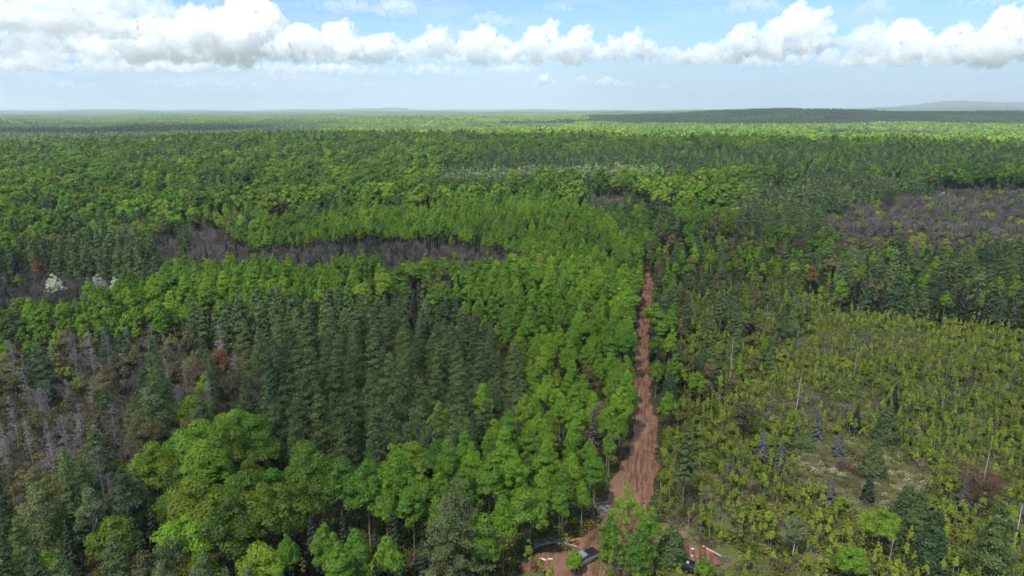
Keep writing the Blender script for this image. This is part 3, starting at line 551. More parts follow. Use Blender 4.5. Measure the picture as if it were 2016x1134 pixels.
NAMES = {'aspen': 'aspen_tree', 'lime': 'aspen_tree', 'maple': 'maple_tree', 'larch': 'larch_tree', 'spruce': 'spruce_tree', 'pine': 'pine_tree', 'budding': 'budding_tree', 'birch': 'birch_tree',
 'bare': 'leafless_tree', 'dead': 'dead_tree', 'sapling': 'sapling', 'shrub': 'shrub', 'thicket': 'stem_clump', 'blossom': 'blossom_tree', 'wispy': 'aspen_tree'}
CATS = {'shrub': 'shrub', 'thicket': 'bush', 'sapling': 'sapling'}
NOUN = {'aspen': 'leafy aspen', 'lime': 'yellow-green aspen', 'maple': 'round maple', 'larch': 'feathery larch', 'spruce': 'pointed spruce', 'pine': 'pine', 'budding': 'budding tree', 'birch': 'pale birch',
 'bare': 'leafless tree', 'dead': 'dead tree', 'sapling': 'thin sapling', 'shrub': 'leafy shrub', 'thicket': 'bare stems', 'wispy': 'wispy aspen', 'blossom': 'white blossom tree'}
GROUP = {'aspen_tree': 'aspens of the forest', 'maple_tree': 'maples of the forest', 'larch_tree': 'larches of the forest', 'spruce_tree': 'spruces of the forest', 'budding_tree': 'trees just coming into leaf', 'birch_tree': 'birches of the forest',
 'leafless_tree': 'leafless trees', 'dead_tree': 'dead grey trees', 'sapling': 'saplings of the clearing', 'shrub': 'shrubs of the clearing', 'stem_clump': 'clumps of bare stems', 'blossom_tree': 'white blossom trees', 'pine_tree': 'pines'}
SHAPES = {}
NV = {'aspen': 6, 'lime': 4, 'maple': 6, 'larch': 10, 'spruce': 7, 'budding': 5, 'birch': 4, 'bare': 7, 'dead': 5, 'sapling': 8, 'shrub': 5, 'thicket': 4}
def variant(kind, i, lod):
    """meshes (trunk, crown) and height of a stock shape"""
    k = (kind, i, lod)
    if k not in SHAPES:
        tr, cr = shape(kind, 11*i+sum(map(ord, kind)), lod); H = max([float(s[0][:, 2].max()) for s in (tr, cr) if len(s[0])])
        SHAPES[k] = (to_mesh('trunk', [(tr, bark_of(kind))]), to_mesh('crown', [(cr, leaf_of(kind))]) if len(cr[1]) else None, to_mesh(NAMES[kind], [(tr, bark_of(kind)), (cr, leaf_of(kind))]), H)
    return SHAPES[k]
def place_tree(kind, x, y, rot, sc, tone, meshes, label, leafname='crown', wide=1.0, tilt=(0, 0)):
    z = float(ground_h(x, y))
    if kind in ('shrub', 'thicket'):
        o = add(NAMES[kind], meshes[2]); 
    else:
        o = bpy.data.objects.new(NAMES[kind], None); COL.objects.link(o); o.empty_display_size = .5
        for nm, me in (('trunk', meshes[0]), ('branches' if kind in ('bare', 'dead') else leafname, meshes[1])):
            if me is None: continue
            c = bpy.data.objects.new(nm, me); COL.objects.link(c); c.parent = o
            if nm == 'crown' and tone:
                c.material_slots[0].link = 'OBJECT'; c.material_slots[0].material = LEAF[({'lime': 'aspen'}.get(kind, kind), tone)]
    o.location = (x, y, z-.05); o.rotation_euler = (tilt[0], tilt[1], rot); o.scale = (sc*wide, sc*wide, sc)
    o['label'] = label; o['category'] = CATS.get(kind, 'tree'); o['group'] = GROUP[NAMES[kind]]; return o

# ------------------------------------------------------------------ hero trees, each measured by its tip in the photo: (x, y, height, kind, width, tone, label, tilt)
HEROES = [
 (895,940,21,'pine',10.5,None,'big dark pine with layered level boughs at the bottom of the wood',0),
 (515,950,16.5,'maple',9.0,'pale','pale green maple with silvery leaves before the maple clump',0),
 (1035,965,13.5,'maple',8.0,'mid','round bright maple between the big layered pine and the track',0),
 (103,538,12.5,'blossom',8,None,'tree covered in white blossom, the left one of two clumps',0), (190,540,12.5,'blossom',8,None,'tree covered in white blossom, largest of the right clump',0), (224,546,11,'blossom',5,None,'small white blossom tree at the edge of the right clump',0),
 (300,736,17.5,'larch',11.0,'mid','broad lone blue-green larch with a wide pyramid crown',0), (240,915,16,'larch',7.5,'dark','dark larch standing below the dead tree thicket',0),
 (428,686,11,'rusty',7.0,None,'tree with a fresh orange red crown among leafless trees',0), (1165,443,13,'rusty',8.5,None,'round orange leafed tree in the aspens before the track end',0), (1310,455,13,'rustdull',8,None,'round olive brown tree right of the far end of the track',0),
 (1955,850,16,'rustbare',10,None,'big leafless reddish tree with a pale straight trunk',0), (1393,375,17,'rustbare',9,None,'tall dark red leafless tree standing over the woods',0), (1600,525,12,'rusty',6.5,None,'small rusty red tree on the rim of the clearing',0),
 (1440,478,15,'rustdull',8,None,'pale orange tree with level boughs above the clearing',0), (60,478,15,'rustdull',8,None,'olive and orange tree at the edge of the picture',0), (72,505,14,'rusty',5,None,'slim orange tree before the dark larch group',0),
 (430,632,15,'dead',6,None,'forked pale snag with bare arms before the larches',0), (8,668,17,'dead',7,None,'tall dead tree leaning at the edge of the picture',.06), (50,718,15,'dead',7,None,'dead grey tree with drooping twigs in the thicket',-.05),
 (140,655,15,'dead',6,None,'dead grey tree with comb-like boughs before the yellow aspens',0), (172,648,15,'dead',5,None,'straight dead trunk with short twigs beside its neighbour',0), (205,640,16,'dead',7,None,'largest dead tree of the row below the yellow aspens',.04), (285,640,15,'dead',5,None,'thin dead tree leaning across the dark gap',-.10),
 (95,850,13,'dead',8,None,'spreading dead tree with dense grey twigs',.03), (120,820,13,'dead',7,None,'dead tree with upswept grey twigs in the thicket',-.04), (190,880,11,'dead',8.5,None,'low bushy dead tree with feathery pale twigs',0), (215,790,13,'dead',6,None,'thin dead tree beside the broad lone larch',.05),
 (60,960,14,'birch',6,'pale','pale birch with forked white trunk near the corner',0), (172,965,13,'birch',6,'mid','birch with leaning white trunk beside the dark larch',0), (330,1060,12,'birch',5,'mid','birch with fine white boughs below the maple clump',0),
 (510,1075,11,'maple',7,'pale','light green round tree at the bottom edge below the pale maple',0), (215,1020,12,'maple',6.5,'mid','fresh green tree near the bottom corner below the dark larch',0), (85,1085,9,'aspen',5,'mid','green aspen at the bottom corner of the picture',0),
 (280,1090,9,'birch',5,'pale','pale birch at the bottom edge of the wood',0), (390,1085,9,'lime',5,'mid','small yellow-green aspen at the bottom edge',0),
 (610,1015,12,'spruce',4.0,'mid','spruce at the bottom edge, first right of the pale maple',0), (570,1045,10,'spruce',3.0,'dark','narrow dark spruce just below the pale maple',0), (690,1030,11,'spruce',4.2,'pale','olive spruce at the bottom edge before the aspens',0), (775,1000,14,'spruce',4.0,'dark','dark spire spruce beside the big layered pine',0), (740,1050,10,'spruce',3.4,'mid','spruce at the bottom edge left of the big pine',0), (830,1060,9,'spruce',3.2,'mid','low spruce under the big layered pine',0),
 (865,790,13,'lime',6,'mid','yellow-green tree standing among dark larches',0), (950,758,13,'lime',5.5,'pale','bright green tree with upswept boughs at the larch stand rim',0), (400,740,9,'lime',4.5,'pale','small bright green tree beside the broad lone larch',0), (452,728,11,'budding',8,'mid','yellowish spreading tree right of the broad lone larch',0), (375,780,11,'maple',8,'mid','rounded olive green tree in front of the broad lone larch',0),
 (1170,805,14,'greyspruce',4.5,None,'grey dying spruce leaning over the track edge',.05), (1222,700,11,'greyspruce',4,None,'grey lichened spruce at the track verge',0), (1230,640,12,'spruce',4,'dark','dark spruce at the verge above the grey lichened one',0), (1182,790,13,'budding',5,'mid','yellowish slim tree beside the grey dying spruce',0), (1162,720,11,'budding',6,'pale','yellow-tinged tree among bright aspens beside the track',0),
 (1320,778,8.5,'lime',5,'mid','rounded yellow-green tree on the right verge of the track',0), (1470,790,9.5,'budding',7,'mid','broad olive tree left of the boggy opening',0), (1320,610,12,'lime',8,'mid','yellow-green rounded tree right of the upper track',0), (1375,735,9,'lime',6,'mid','bright tree beside the verge spruces',0),
 (1505,845,7,'greyspruce',3.2,None,'grey-topped spruce at the rim of the boggy opening',0), (1543,865,7,'greyspruce',3.0,None,'pale grey lichened spruce, second at the bog rim',0), (1655,850,6,'greyspruce',2.8,None,'thin grey spruce in the boggy opening',0), (1637,940,5.5,'greyspruce',3.4,None,'low grey spruce below the boggy opening',0), (1905,940,6.5,'greyspruce',3.6,None,'grey drooping tree before the reddish leafless tree',0),
 (1590,845,5,'larch',3.4,'pale','small pale larch in the boggy opening',0), (1727,865,8.5,'larch',4.6,'pale','light green young larch with a white trunk in the bog',0), (1715,930,6.5,'spruce',2.6,'dark','dark narrow spruce in front of the young light green larch',0), (1790,960,8.5,'larch',5,'dark','dark larch right of the boggy opening',0),
 (1765,760,7.5,'spruce',3,'dark','dark spruce standing clear above the clearing shrubs',0), (1690,800,7,'spruce',3.4,'dark','dark spruce above the boggy opening',0), (1752,800,9,'larch',4.5,'mid','grey green larch above the boggy opening',0), (1615,815,6.5,'greyspruce',3.4,None,'dead topped spruce above the boggy opening',0),
 (1355,845,16,'longstem',4.5,None,'tall conifer with a long bare stem in the clearing',0), (1423,570,16,'longstem',4.5,None,'lichened conifer with a long bare stem above the clearing',0), (1570,580,14,'larch',6,'pale','grey green larch standing before the clearing rim',0), (1545,600,12,'larch',5,'mid','larch on the upper rim of the clearing',0),
 (1975,985,15,'larch',8.5,'pale','pale blue-green larch in the bottom corner of the clearing',0), (1820,960,12,'larch',5,'mid','blue-green larch low in the clearing',0), (1850,1000,12,'larch',4.5,'dark','slim larch beside the bottom corner larch',0),
 (1240,952,14,'wispy',7.5,'pale','thin-leaved tree hiding the track before the pickups',0), (1203,1008,12,'wispy',5,'mid','slim yellow-green tree left of the thin-leaved one',0), (1285,998,11.5,'wispy',5.5,'mid','green tree beside the dark pickup',0), (1262,1030,11,'wispy',6,'dark','green aspen between the two pickups',0), (1325,1035,7,'larch',4.2,'mid','small larch standing right before the dark pickup',0),
 (1132,1084,4.8,'wispy',2.8,'mid','leafy sapling in front of the silver pickup',0), (1210,1060,8.5,'wispy',6,'mid','bushy tree at the bottom edge between the pickups',0), (1255,1078,7.5,'wispy',6,None,'low bushy tree at the bottom edge beside the dark pickup',0), (1388,1098,5,'wispy',3.4,'mid','small bright tree right of the dark pickup',0),
 (1570,1020,7,'birch',5,'pale','silvery green round tree low in the clearing',0), (1740,1000,9,'lime',7.5,'mid','widest bright green tree low in the clearing',0), (1680,1080,6,'lime',6,'mid','bright yellow-green tree at the bottom edge of the clearing',0),
 (1755,365,19,'pine',9,None,'tall pine with level boughs above the leafless hollow',0), (768,385,17,'pine',8,None,'dark pine standing over the mixed woods',0), (330,330,18,'pine',8,None,'dark pine standing over the far hardwoods',0), (360,440,17,'larch',10,'dark','wide dark larch in the leafless hollow',0), (1180,460,14,'spruce',6,'dark','dark broad spruce before the orange tree',0)]
HXY = []
GREY = (.17, .18, .17)
LEAF['grey'] = leaf_mat('grey_lichened_needles', (.085, .095, .080), (.17, .18, .165), 0, 1, .05); LEAF['rusty'] = leaf_mat('rusty_young_leaves', (.22, .095, .040), (.20, .14, .045), 0, 1, .25); LEAF['rustdull'] = leaf_mat('olive_brown_leaves', (.16, .10, .04), (.15, .15, .045), 0, 1, .25)
for hi_, (px, py, H, kind, W, tone, label, lean) in enumerate(HEROES):
    x, y = top_at(px, py, H+float(ground_h(*top_at(px, py, H)))); HXY.append((x, y, W*0.34)); base = {'rusty': 'budding', 'rustdull': 'budding', 'rustbare': 'bare', 'greyspruce': 'spruce', 'longstem': 'larch', 'shrubtree': 'maple'}.get(kind, kind)
    lod = 'near' if y < 260 else 'mid'; tr, cr = shape(base, 500+hi_, lod, H, W); bk, lf = bark_of(base), leaf_of(base, tone) if base not in ('bare', 'dead') else bark_of(base)
    if kind in ('rusty', 'rustdull'): lf = LEAF[kind]; cr2, _ = broadleaf(np.random.default_rng(hi_), H, W, .25, 40, 1.0, 2600, .34 if lod == 'near' else .6); cr = cr2
    if kind == 'greyspruce': lf = LEAF['grey']; bk = BARK['lichen']; tr = join([tr, dead_branches(np.random.default_rng(hi_), H, W*1.1, 40, 120, .03, .1)])
    if kind == 'rustbare': bk = BARK['dead']; lf = BARK['rust']; tr, cr = bent_trunk(np.random.default_rng(hi_), H*.95, .22, lean=.03)[0], twig_crown(np.random.default_rng(hi_), H, W, .25, 18, 220, 2600, .036, .6)
    if kind == 'longstem': lf = LEAF[('larch', 'mid')]; bk = BARK['lichen']; cr, _ = conifer(np.random.default_rng(hi_), H, W, 50, 1300, .30, cb=.42, power=.6, spread=.22); tr = join([tr, dead_branches(np.random.default_rng(hi_), H, W*.8, 30, 60, .02, .1)])
    if kind == 'birch' or px == 1727: bk = BARK['birch']
    place_tree(base, x, y, 0.7*hi_, 1.0, None, (to_mesh('trunk', [(tr, bk)]), to_mesh('crown', [(cr, lf)]), None, H), label, tilt=(0, lean))
HXY = np.array(HXY)
tr, cr = shape('pine', 901, 'mid', 22, 9); FP = (to_mesh('trunk', [(tr, bark_of('pine'))]), to_mesh('crown', [(cr, leaf_of('pine', 'dark'))]), None, 22)
rp = np.random.default_rng(77); FX = np.sort(rp.uniform(90, 1320, 26))
for i, fx in enumerate(FX):
    fy = rp.uniform(246, 262); r_ = (CAM_H-30)/math.tan(PITCH-math.atan((567-fy)/FPX)); r_ = min(max(r_, 900), 1900); d = px_dir(fx, fy); d = d/math.hypot(d.x, d.y)
    num = ORD[i] if i < 20 else 'twenty '+ORD[i-20]
    place_tree('pine', d.x*r_, d.y*r_, i*1.7, float(rp.uniform(1.0, 1.45)), None, FP, 'far dark pine standing above the canopy below the horizon, %s from left' % num)

# ------------------------------------------------------------------ the forest: positions up to 450 m, spaced as each kind needs
def in_view(X, Y, margin=140):
    px, py, dep = project(X, Y, ground_h(X, Y)+16); return (px > -margin) & (px < 2016+margin) & (py < 1134+70) & (dep > 5)
rng = np.random.default_rng(42)
NC = 150000; rr = np.sqrt(rng.uniform(58**2, 455**2, NC)); aa = rng.uniform(-.86, .86, NC); CX, CY = rr*np.sin(aa), rr*np.cos(aa); k = in_view(CX, CY); CX, CY = CX[k], CY[k]
ZI = zone_at(CX, CY); okt = ~(inside(TRACK, CX, CY) | inside(CLEARW, CX, CY))
for dx_, dy_ in ((1.1, 0), (-1.1, 0), (0, 1.5), (0, -1.5)): okt &= ~(inside(TRACK, CX+dx_, CY+dy_) | inside(CLEARW, CX+dx_, CY+dy_))
CX, CY, ZI = CX[okt], CY[okt], ZI[okt]; cell = {}; PTS = []
for x, y, w in HXY: cell.setdefault((int(x//6), int(y//6)), []).append((x, y, w+1.2))
VEH = [(at(1150, 1096, 1)[0], at(1150, 1096, 1)[1], 4.5), (at(1334, 1106, 1)[0], at(1334, 1106, 1)[1], 4.5)]
for x, y, w in VEH: cell.setdefault((int(x//6), int(y//6)), []).append((x, y, w))
U = rng.random((len(CX), 3))
for i in range(len(CX)):
    t = TYPES[ZI[i]]
    if t in ('mixed', 'hardwood') and math.hypot(CX[i], CY[i]) > 190:
        dv = float(drift(CX[i], CY[i])); t = 'conifer' if dv > (.75 if t == 'mixed' else 1.15) else ('bare' if dv < (-1.0 if t == 'mixed' else -1.3) else ('hardwood' if .0 < dv < .5 else t))
    mix, sp = MIX[t]
    if not mix: continue
    x, y = CX[i], CY[i]; sp = sp*(0.8+.45*U[i, 2]); ck, cl = int(x//6), int(y//6); ok = True
    for a in (-1, 0, 1):
        for b in (-1, 0, 1):
            for (qx, qy, qs) in cell.get((ck+a, cl+b), ()):
                m_ = (sp+qs)*.5 if qs > 0 else sp
                if (qx-x)**2+(qy-y)**2 < m_*m_: ok = False; break
            if not ok: break
        if not ok: break
    if not ok: continue
    cell.setdefault((ck, cl), []).append((x, y, sp))
    # kinds come in drifts, not salt and pepper
    dr = math.sin(x/13+1.3)*math.cos(y/17+.4)+.7*math.sin(x/7.1-y/9.3); r = (U[i, 0]*.72+.28*(.5+.28*dr)); r = min(max(r, 0), .9999); acc = 0; kd = None
    for kk, wv in mix.items():
        acc += wv
        if r < acc: kd = kk; break
    if kd in (None, 'none'): continue
    if t == 'clearing' and .62+.5*math.sin(x/6.3+y/11)*math.cos(y/7.7-x/15)+.35*math.sin(x/2.9+1)*math.sin(y/4.1) < U[i, 2]*.9-(.22 if y < 160 else .5): continue
    PTS.append((x, y, kd, t, U[i, 1]))
print('trees', len(PTS))
HSC = {'snag': .82, 'birch': .85, 'edge': .85, 'verge': .72, 'clearing': .8, 'bog': .45, 'barebush': .72, 'spruce': .85, 'stems': .8}
SMALL = {('spruce', 'clearing'): .42, ('larch', 'clearing'): .45, ('budding', 'clearing'): .42, ('spruce', 'verge'): .8, ('sapling', 'edge'): 1.5, ('budding', 'openwood'): .62, ('larch', 'openwood'): .62, ('lime', 'openwood'): .6, ('spruce', 'openwood'): .55, ('shrub', 'barebush'): 1.6, ('spruce', 'bare'): .8, ('larch', 'bare'): .6, ('lime', 'bare'): .7, ('bare', 'bare'): 1.12, ('bare', 'snag'): 1.0, ('shrub', 'snag'): 1.6, ('budding', 'bare'): .7, ('spruce', 'barebush'): .5, ('budding', 'barebush'): .6}
items = {}
for j, (x, y, kd, t, u) in enumerate(PTS):
    rs = np.random.default_rng(j); sc = SMALL.get((kd, t), HSC.get(t, 1.0))*rs.uniform(.72, 1.16)
    if kd in ('aspen', 'lime', 'maple', 'larch') and t in ('aspen', 'lime', 'hardwood', 'larch'): sc *= .90+.12*math.sin(x/21+y/33)
    v = int(rs.integers(0, NV[kd])); tone = TONES[int(np.clip((math.sin(x/23+2)*math.sin(y/19)+rs.uniform(-1, 1))*1.0+1.5, 0, 2.99))]
    H = {'aspen': 15, 'lime': 12.5, 'maple': 14, 'larch': 16, 'spruce': 11.5, 'budding': 12.5, 'birch': 12.5, 'bare': 9, 'dead': 12.5, 'sapling': 5.5, 'shrub': 2.5, 'thicket': 3.4}[kd]*sc; d = math.hypot(x, y)
    px, py, _ = project(np.array(x), np.array(y), np.array(H*.7+float(ground_h(x, y))))
    items.setdefault(NAMES[kd], []).append([-(H/d) if (0 < px < 2016 and py < 1134) else 1.0, x, y, kd, sc, v, tone, float(rs.uniform(0, 6.28)), float(rs.uniform(.9, 1.12)), d, H])
labelled = {}; rest = {}
for nm, L in items.items():
    L.sort(key=lambda q: q[0]); n_hero = sum(1 for h in HEROES if NAMES.get({'rusty': 'budding', 'rustdull': 'budding', 'rustbare': 'bare', 'greyspruce': 'spruce', 'longstem': 'larch', 'shrubtree': 'maple'}.get(h[3], h[3])) == nm)
    top = [q for q in L[:300-n_hero] if q[0] < 0]; rest[nm] = L[len(top):]
    for q in top:
        kd, H, tone = q[3], q[10], q[6]; size = 'tall' if q[4] > 1.0 else ('short' if q[4] < .80 else 'middling')
        tn = {'dark': 'dark', 'mid': 'fresh', 'pale': 'pale'}[tone] if kd not in ('bare', 'dead', 'thicket', 'shrub') else ''
        labelled.setdefault(' '.join((tn+' '+size+' '+NOUN[kd]+' '+where(q[1], q[2])).split()), []).append(q)
for lab, qs in labelled.items():
    qs.sort(key=lambda q: q[1]/q[2])
    for i, q in enumerate(qs):
        lb = lab
        if len(qs) > 1:
            o_ = ORD[i] if i < 20 else ORD[-1]; lb = lab+', '+(o_+' from left' if len(qs) > 2 else ('left one of two' if i == 0 else 'right one of two'))
        w_ = lb.split()
        if len(w_) > 16: w_ = [q_ for q_ in w_ if q_ not in ('middling', 'fresh')]
        if len(w_) > 16: w_ = [q_ for q_ in w_ if q_ not in ('leafy', 'round', 'feathery', 'pointed', 'thin', 'yellow-green', 'tall', 'short')]
        lb = ' '.join(w_).replace(' one of two', ' one') if len(w_) > 16 else ' '.join(w_)
        if len(lb.split()) > 16: lb = lb.replace(' tree ', ' ', 1).replace('further ', '')
        ms = variant(q[3], q[5], 'near' if q[9] < 200 else 'mid'); place_tree(q[3], q[1], q[2], q[7], q[4], q[6], ms, lb, wide=q[8])
REST = {'aspen_tree': ('aspen_woods', 'further bright green aspens packed in bands'), 'maple_tree': ('maple_woods', 'further rounded maples of the forest'), 'larch_tree': ('larch_woods', 'further feathery blue-green larches'), 'spruce_tree': ('spruce_woods', 'further dark pointed spruces'),
 'budding_tree': ('budding_woods', 'further trees just coming into brownish leaf'), 'birch_tree': ('birch_woods', 'further pale birches'), 'leafless_tree': ('leafless_woods', 'further purple-grey leafless trees in hollows'), 'dead_tree': ('dead_woods', 'further dead grey trees'),
 'sapling': ('sapling_vegetation', 'further thin yellow-green saplings of the clearing'), 'shrub': ('shrubbery', 'further low shrubs of the clearing'), 'stem_clump': ('stem_vegetation', 'further bare grey stems in the clearing')}
for nm, L in rest.items():
    if not L: continue
    keys = []; idx = []
    for q in L:
        key = (q[3], q[5], 'near' if q[9] < 170 else 'mid')
        if key not in keys: keys.append(key)
        idx.append(key)
    keys.sort(); lib = library(REST[nm][0], [variant(*k_)[2] for k_ in keys])
    scatter(REST[nm][0], lib, [(q[1], q[2], float(ground_h(q[1], q[2]))-.05) for q in L], [keys.index(k_) for k_ in idx], [(0, 0, q[7]) for q in L], [(q[4]*q[8], q[4]*q[8], q[4]) for q in L], REST[nm][1])

# ------------------------------------------------------------------ far forest: patches of merged trees
PATCH = {'mapleclump': 'hardwood', 'hardwood': 'hardwood', 'mixed': 'mixed', 'aspen': 'aspen', 'lime': 'aspen', 'larch': 'larch', 'conifer': 'conifer', 'bare': 'bare', 'barebush': 'barebush', 'raggedwood': 'conifer', 'spruce': 'conifer', 'edge': 'mixed', 'verge': 'mixed', 'snag': 'bare', 'birch': 'mixed', 'clearing': 'mixed', 'openwood': 'mixed', 'stems': 'bare', 'bog': 'bare', 'none': 'mixed'}
def patch_mesh(kind, seed, size, lod, sp_k=1.0):
    rg = np.random.default_rng(seed); mix, sp = MIX[kind]; sp *= sp_k*(1.30 if kind == 'hardwood' else 1.08); n = int((size/sp)**2*1.15); parts = []; ks = [k_ for k_ in mix]; w = np.array([mix[k_] for k_ in ks]); w /= w.sum(); got = []; tn = []
    for _ in range(n*3):
        p = rg.uniform(-size/2, size/2, 2)
        if got and np.min(np.hypot(*(np.array(got)-p).T)) < sp*.72: continue
        got.append(p)
        if len(got) >= n: break
    for p in got:
        kd = ks[rg.choice(len(ks), p=w)]; key = ('raw', kd, int(rg.integers(0, 4)), lod)
        if key not in SHAPES: SHAPES[key] = shape(kd, key[2]*13+5, lod)
        tr, cr = SHAPES[key]; a = rg.uniform(0, 6.28); s = rg.uniform(.68, 1.22)*(1.42 if kd == 'maple' else 1)*(1.7 if kd == 'shrub' else .5 if kind in ('bare', 'barebush') and kd in ('larch', 'spruce', 'budding', 'lime') else 1); M = np.eye(4); M[:3, :3] = np.array([[math.cos(a), -math.sin(a), 0], [math.sin(a), math.cos(a), 0], [0, 0, 1]])*s; M[:2, 3] = p
        tv = rg.uniform(-.7, .7); tq = rg.random()
        for S, m in ((tr, bark_of(kd)), (cr, leaf_of(kd))):
            if len(S[1]) and not (S is tr and lod == 'tiny' and kd != 'bare'): V_, F_, v_ = put(S, M); parts.append(((V_, F_, np.clip(v_+tv, -.6, 1.6)), m)); tn.append(tq)
    return to_mesh('forest_patch', parts, tn)
FT = ['hardwood', 'mixed', 'aspen', 'larch', 'conifer', 'bare', 'barebush']
def patches(name, r0, r1, size, lod, nvar, label, spk=1.0, scale=1.0):
    lib = library(name, [patch_mesh(t, 77*i+9*j+1, size*1.08, lod, spk) for i, t in enumerate(FT) for j in range(nvar)])
    n = int(r1*.86*2/size)+2; X, Y = np.meshgrid((np.arange(n)-n/2)*size, np.arange(int(r0*.5/size), int(r1/size)+1)*size); X = X.ravel(); Y = Y.ravel(); rg = np.random.default_rng(5)
    R = np.hypot(X, Y); k = (R >= r0) & (R < r1) & (np.abs(np.arctan2(X, Y)) < .86) & in_view(X, Y, 200+size*FPX/np.maximum(R, 1)); X, Y, R = X[k], Y[k], R[k]
    z = zone_at(X, Y); ty = [FT.index(PATCH[TYPES[i]]) for i in z]
    nz = np.sin(X/260+1)*np.cos(R/310)+.6*np.sin(X/110-R/170+2); px, py, _ = project(X, Y, ground_h(X, Y)+9)
    for i in range(len(X)):
        if R[i] <= 1450 and ty[i] in (0, 1):
            dv = float(drift(X[i]*.8, Y[i]*.55)); ty[i] = FT.index('conifer' if dv > 1.0 else 'bare' if dv < -1.3 else 'mixed' if dv < -.2 else 'hardwood')
        if R[i] > 1450:
            u = nz[i]+rg.uniform(-.35, .35); dark = (px[i] > 1250) & (R[i] > 2600) & (R[i] < 5800)
            ty[i] = FT.index('conifer' if (u > .95 or (dark and u > .1)) else 'hardwood' if u > .25 else 'aspen' if u > -.25 else 'mixed' if u > -.75 else 'bare')
            if py[i] > 243 and px[i] < 650: ty[i] = FT.index('conifer' if u > -.3 else 'bare')
    gx_ = (ground_h(X+size/2, Y)-ground_h(X-size/2, Y))/size; gy_ = (ground_h(X, Y+size/2)-ground_h(X, Y-size/2))/size
    rot = np.stack([np.arctan(gy_), -np.arctan(gx_), 0*gx_], -1) if size > 60 else np.stack([0*X, 0*X, rg.integers(0, 4, len(X))*math.pi/2], -1)
    scatter(name, lib, np.stack([X, Y, ground_h(X, Y)-.1], -1), [t*nvar+int(rg.integers(0, nvar)) for t in ty], rot, np.ones((len(X), 3)), label); print(name, len(X))
patches('forest', 452, 1060, 24, 'low', 3, 'dense mixed forest running on beyond the nearer woods')
patches('far_forest', 1060, 2100, 32, 'tiny', 3, 'forest canopy reaching far towards the horizon')
patches('distant_forest', 2100, 6400, 110, 'tiny', 2, 'distant forest canopy on plain and hills', 1.25)
def far_canopy(X, Y):
    r = np.hypot(X, Y); return ground_h(X, Y)+9+3.5*wav(X, Y, 23, .4)+5*wav(X, Y, 90, 1.1)
V, F = polar_grid(6300, 58000, 260, -.9, .9, 700, far_canopy); me = fast_mesh('horizon_forest', V, F)
m = bpy.data.materials.new('horizon_canopy'); m.use_nodes = True; N = NT(m.node_tree); P_ = world_pos(N); n1 = N.noise(P_, .012, 6, .7); n2 = N.noise(P_, .0012, 4, .6)
c = N.mix(N.mr(n1, .35, .65), (.022, .045, .016, 1), (.085, .13, .030, 1)); c = N.mix(N.mr(n2, .5, .62, 0, .8), c, (.075, .065, .050, 1)); df = N.n('ShaderNodeBsdfDiffuse'); N.set(df.inputs[0], c); o = N.n('ShaderNodeOutputMaterial'); N.set(o.inputs[0], df.outputs[0])
add('horizon_forest', me, m, kind='stuff', label='forest reading as one mass at the horizon')

# ------------------------------------------------------------------ low growth of the clearing, grass of the bog, slash on the ground
def low_patch(seed, n, size, h, s, m, upright=False):
    rg = np.random.default_rng(seed); P = np.column_stack([rg.uniform(-size/2, size/2, (n, 2)), rg.uniform(.02, 1, n)**1.5*h]); cl = rg.uniform(-size/2, size/2, (8, 2)); i = rg.integers(0, 8, n); P[:, :2] = P[:, :2]*.55+cl[i]*.45+rg.normal(size=(n, 2))*.2
    if upright: L = prisms(rg, np.column_stack([P[:, :2], np.zeros(n)]), np.column_stack([P[:, :2]+rg.normal(size=(n, 2))*h*.45, rg.uniform(.4, 1, n)*h]), .032, .008); return to_mesh('tuft', [((L[0], L[1], np.repeat(rg.random(n), 3)), m)])
    return to_mesh('tuft', [(leaves(rg, P, rg.normal(size=(n, 3))*.5+np.array([0, 0, 1]), s), m)])
UG = [leaf_mat('undergrowth_green', (.085, .125, .018), (.20, .225, .028), 0, 1, .2), leaf_mat('undergrowth_brown', (.085, .062, .040), (.15, .115, .070), 0, 1, .1)]
GR = [leaf_mat('dry_bog_grass', (.42, .37, .25), (.24, .29, .10), 0, 1, .2), leaf_mat('heath_brown', (.105, .058, .045), (.13, .085, .055), 0, 1, .1)]
TW = BARK['dead']
lib = library('undergrowth', [low_patch(1, 170, 4.4, .9, .34, UG[0]), low_patch(2, 170, 4.4, .7, .30, UG[0]), low_patch(3, 150, 4.4, .5, .30, UG[1]), low_patch(4, 170, 4.4, 1.1, .34, UG[0]), low_patch(5, 90, 4.4, 1.3, .3, UG[1], True)])
X, Y = np.meshgrid(np.arange(-190, 330, 3.1), np.arange(62, 330, 3.1)); rg = np.random.default_rng(8); X = (X+rg.uniform(-1.2, 1.2, X.shape)).ravel(); Y = (Y+rg.uniform(-1.2, 1.2, Y.shape)).ravel(); k = in_view(X, Y, 120); X, Y = X[k], Y[k]
z_ = zone_at(X, Y); ty = np.array([TYPES[i] for i in z_]); tk = ~(inside(TRACK, X, Y) | inside(CLEARW, X, Y))
for dx_, dy_ in ((1.2, 0), (-1.2, 0), (0, 1.6), (0, -1.6)): tk &= ~(inside(TRACK, X+dx_, Y+dy_) | inside(CLEARW, X+dx_, Y+dy_))
k = tk & (np.isin(ty, ['clearing', 'openwood', 'stems', 'verge', 'edge', 'none']) | ((np.hypot(X, Y) < 215) & (ty != 'bog'))); X1, Y1 = X[k], Y[k]; nz = .5+.3*wav(X1, Y1, 14, 2.)+rg.uniform(-.3, .3, len(X1))
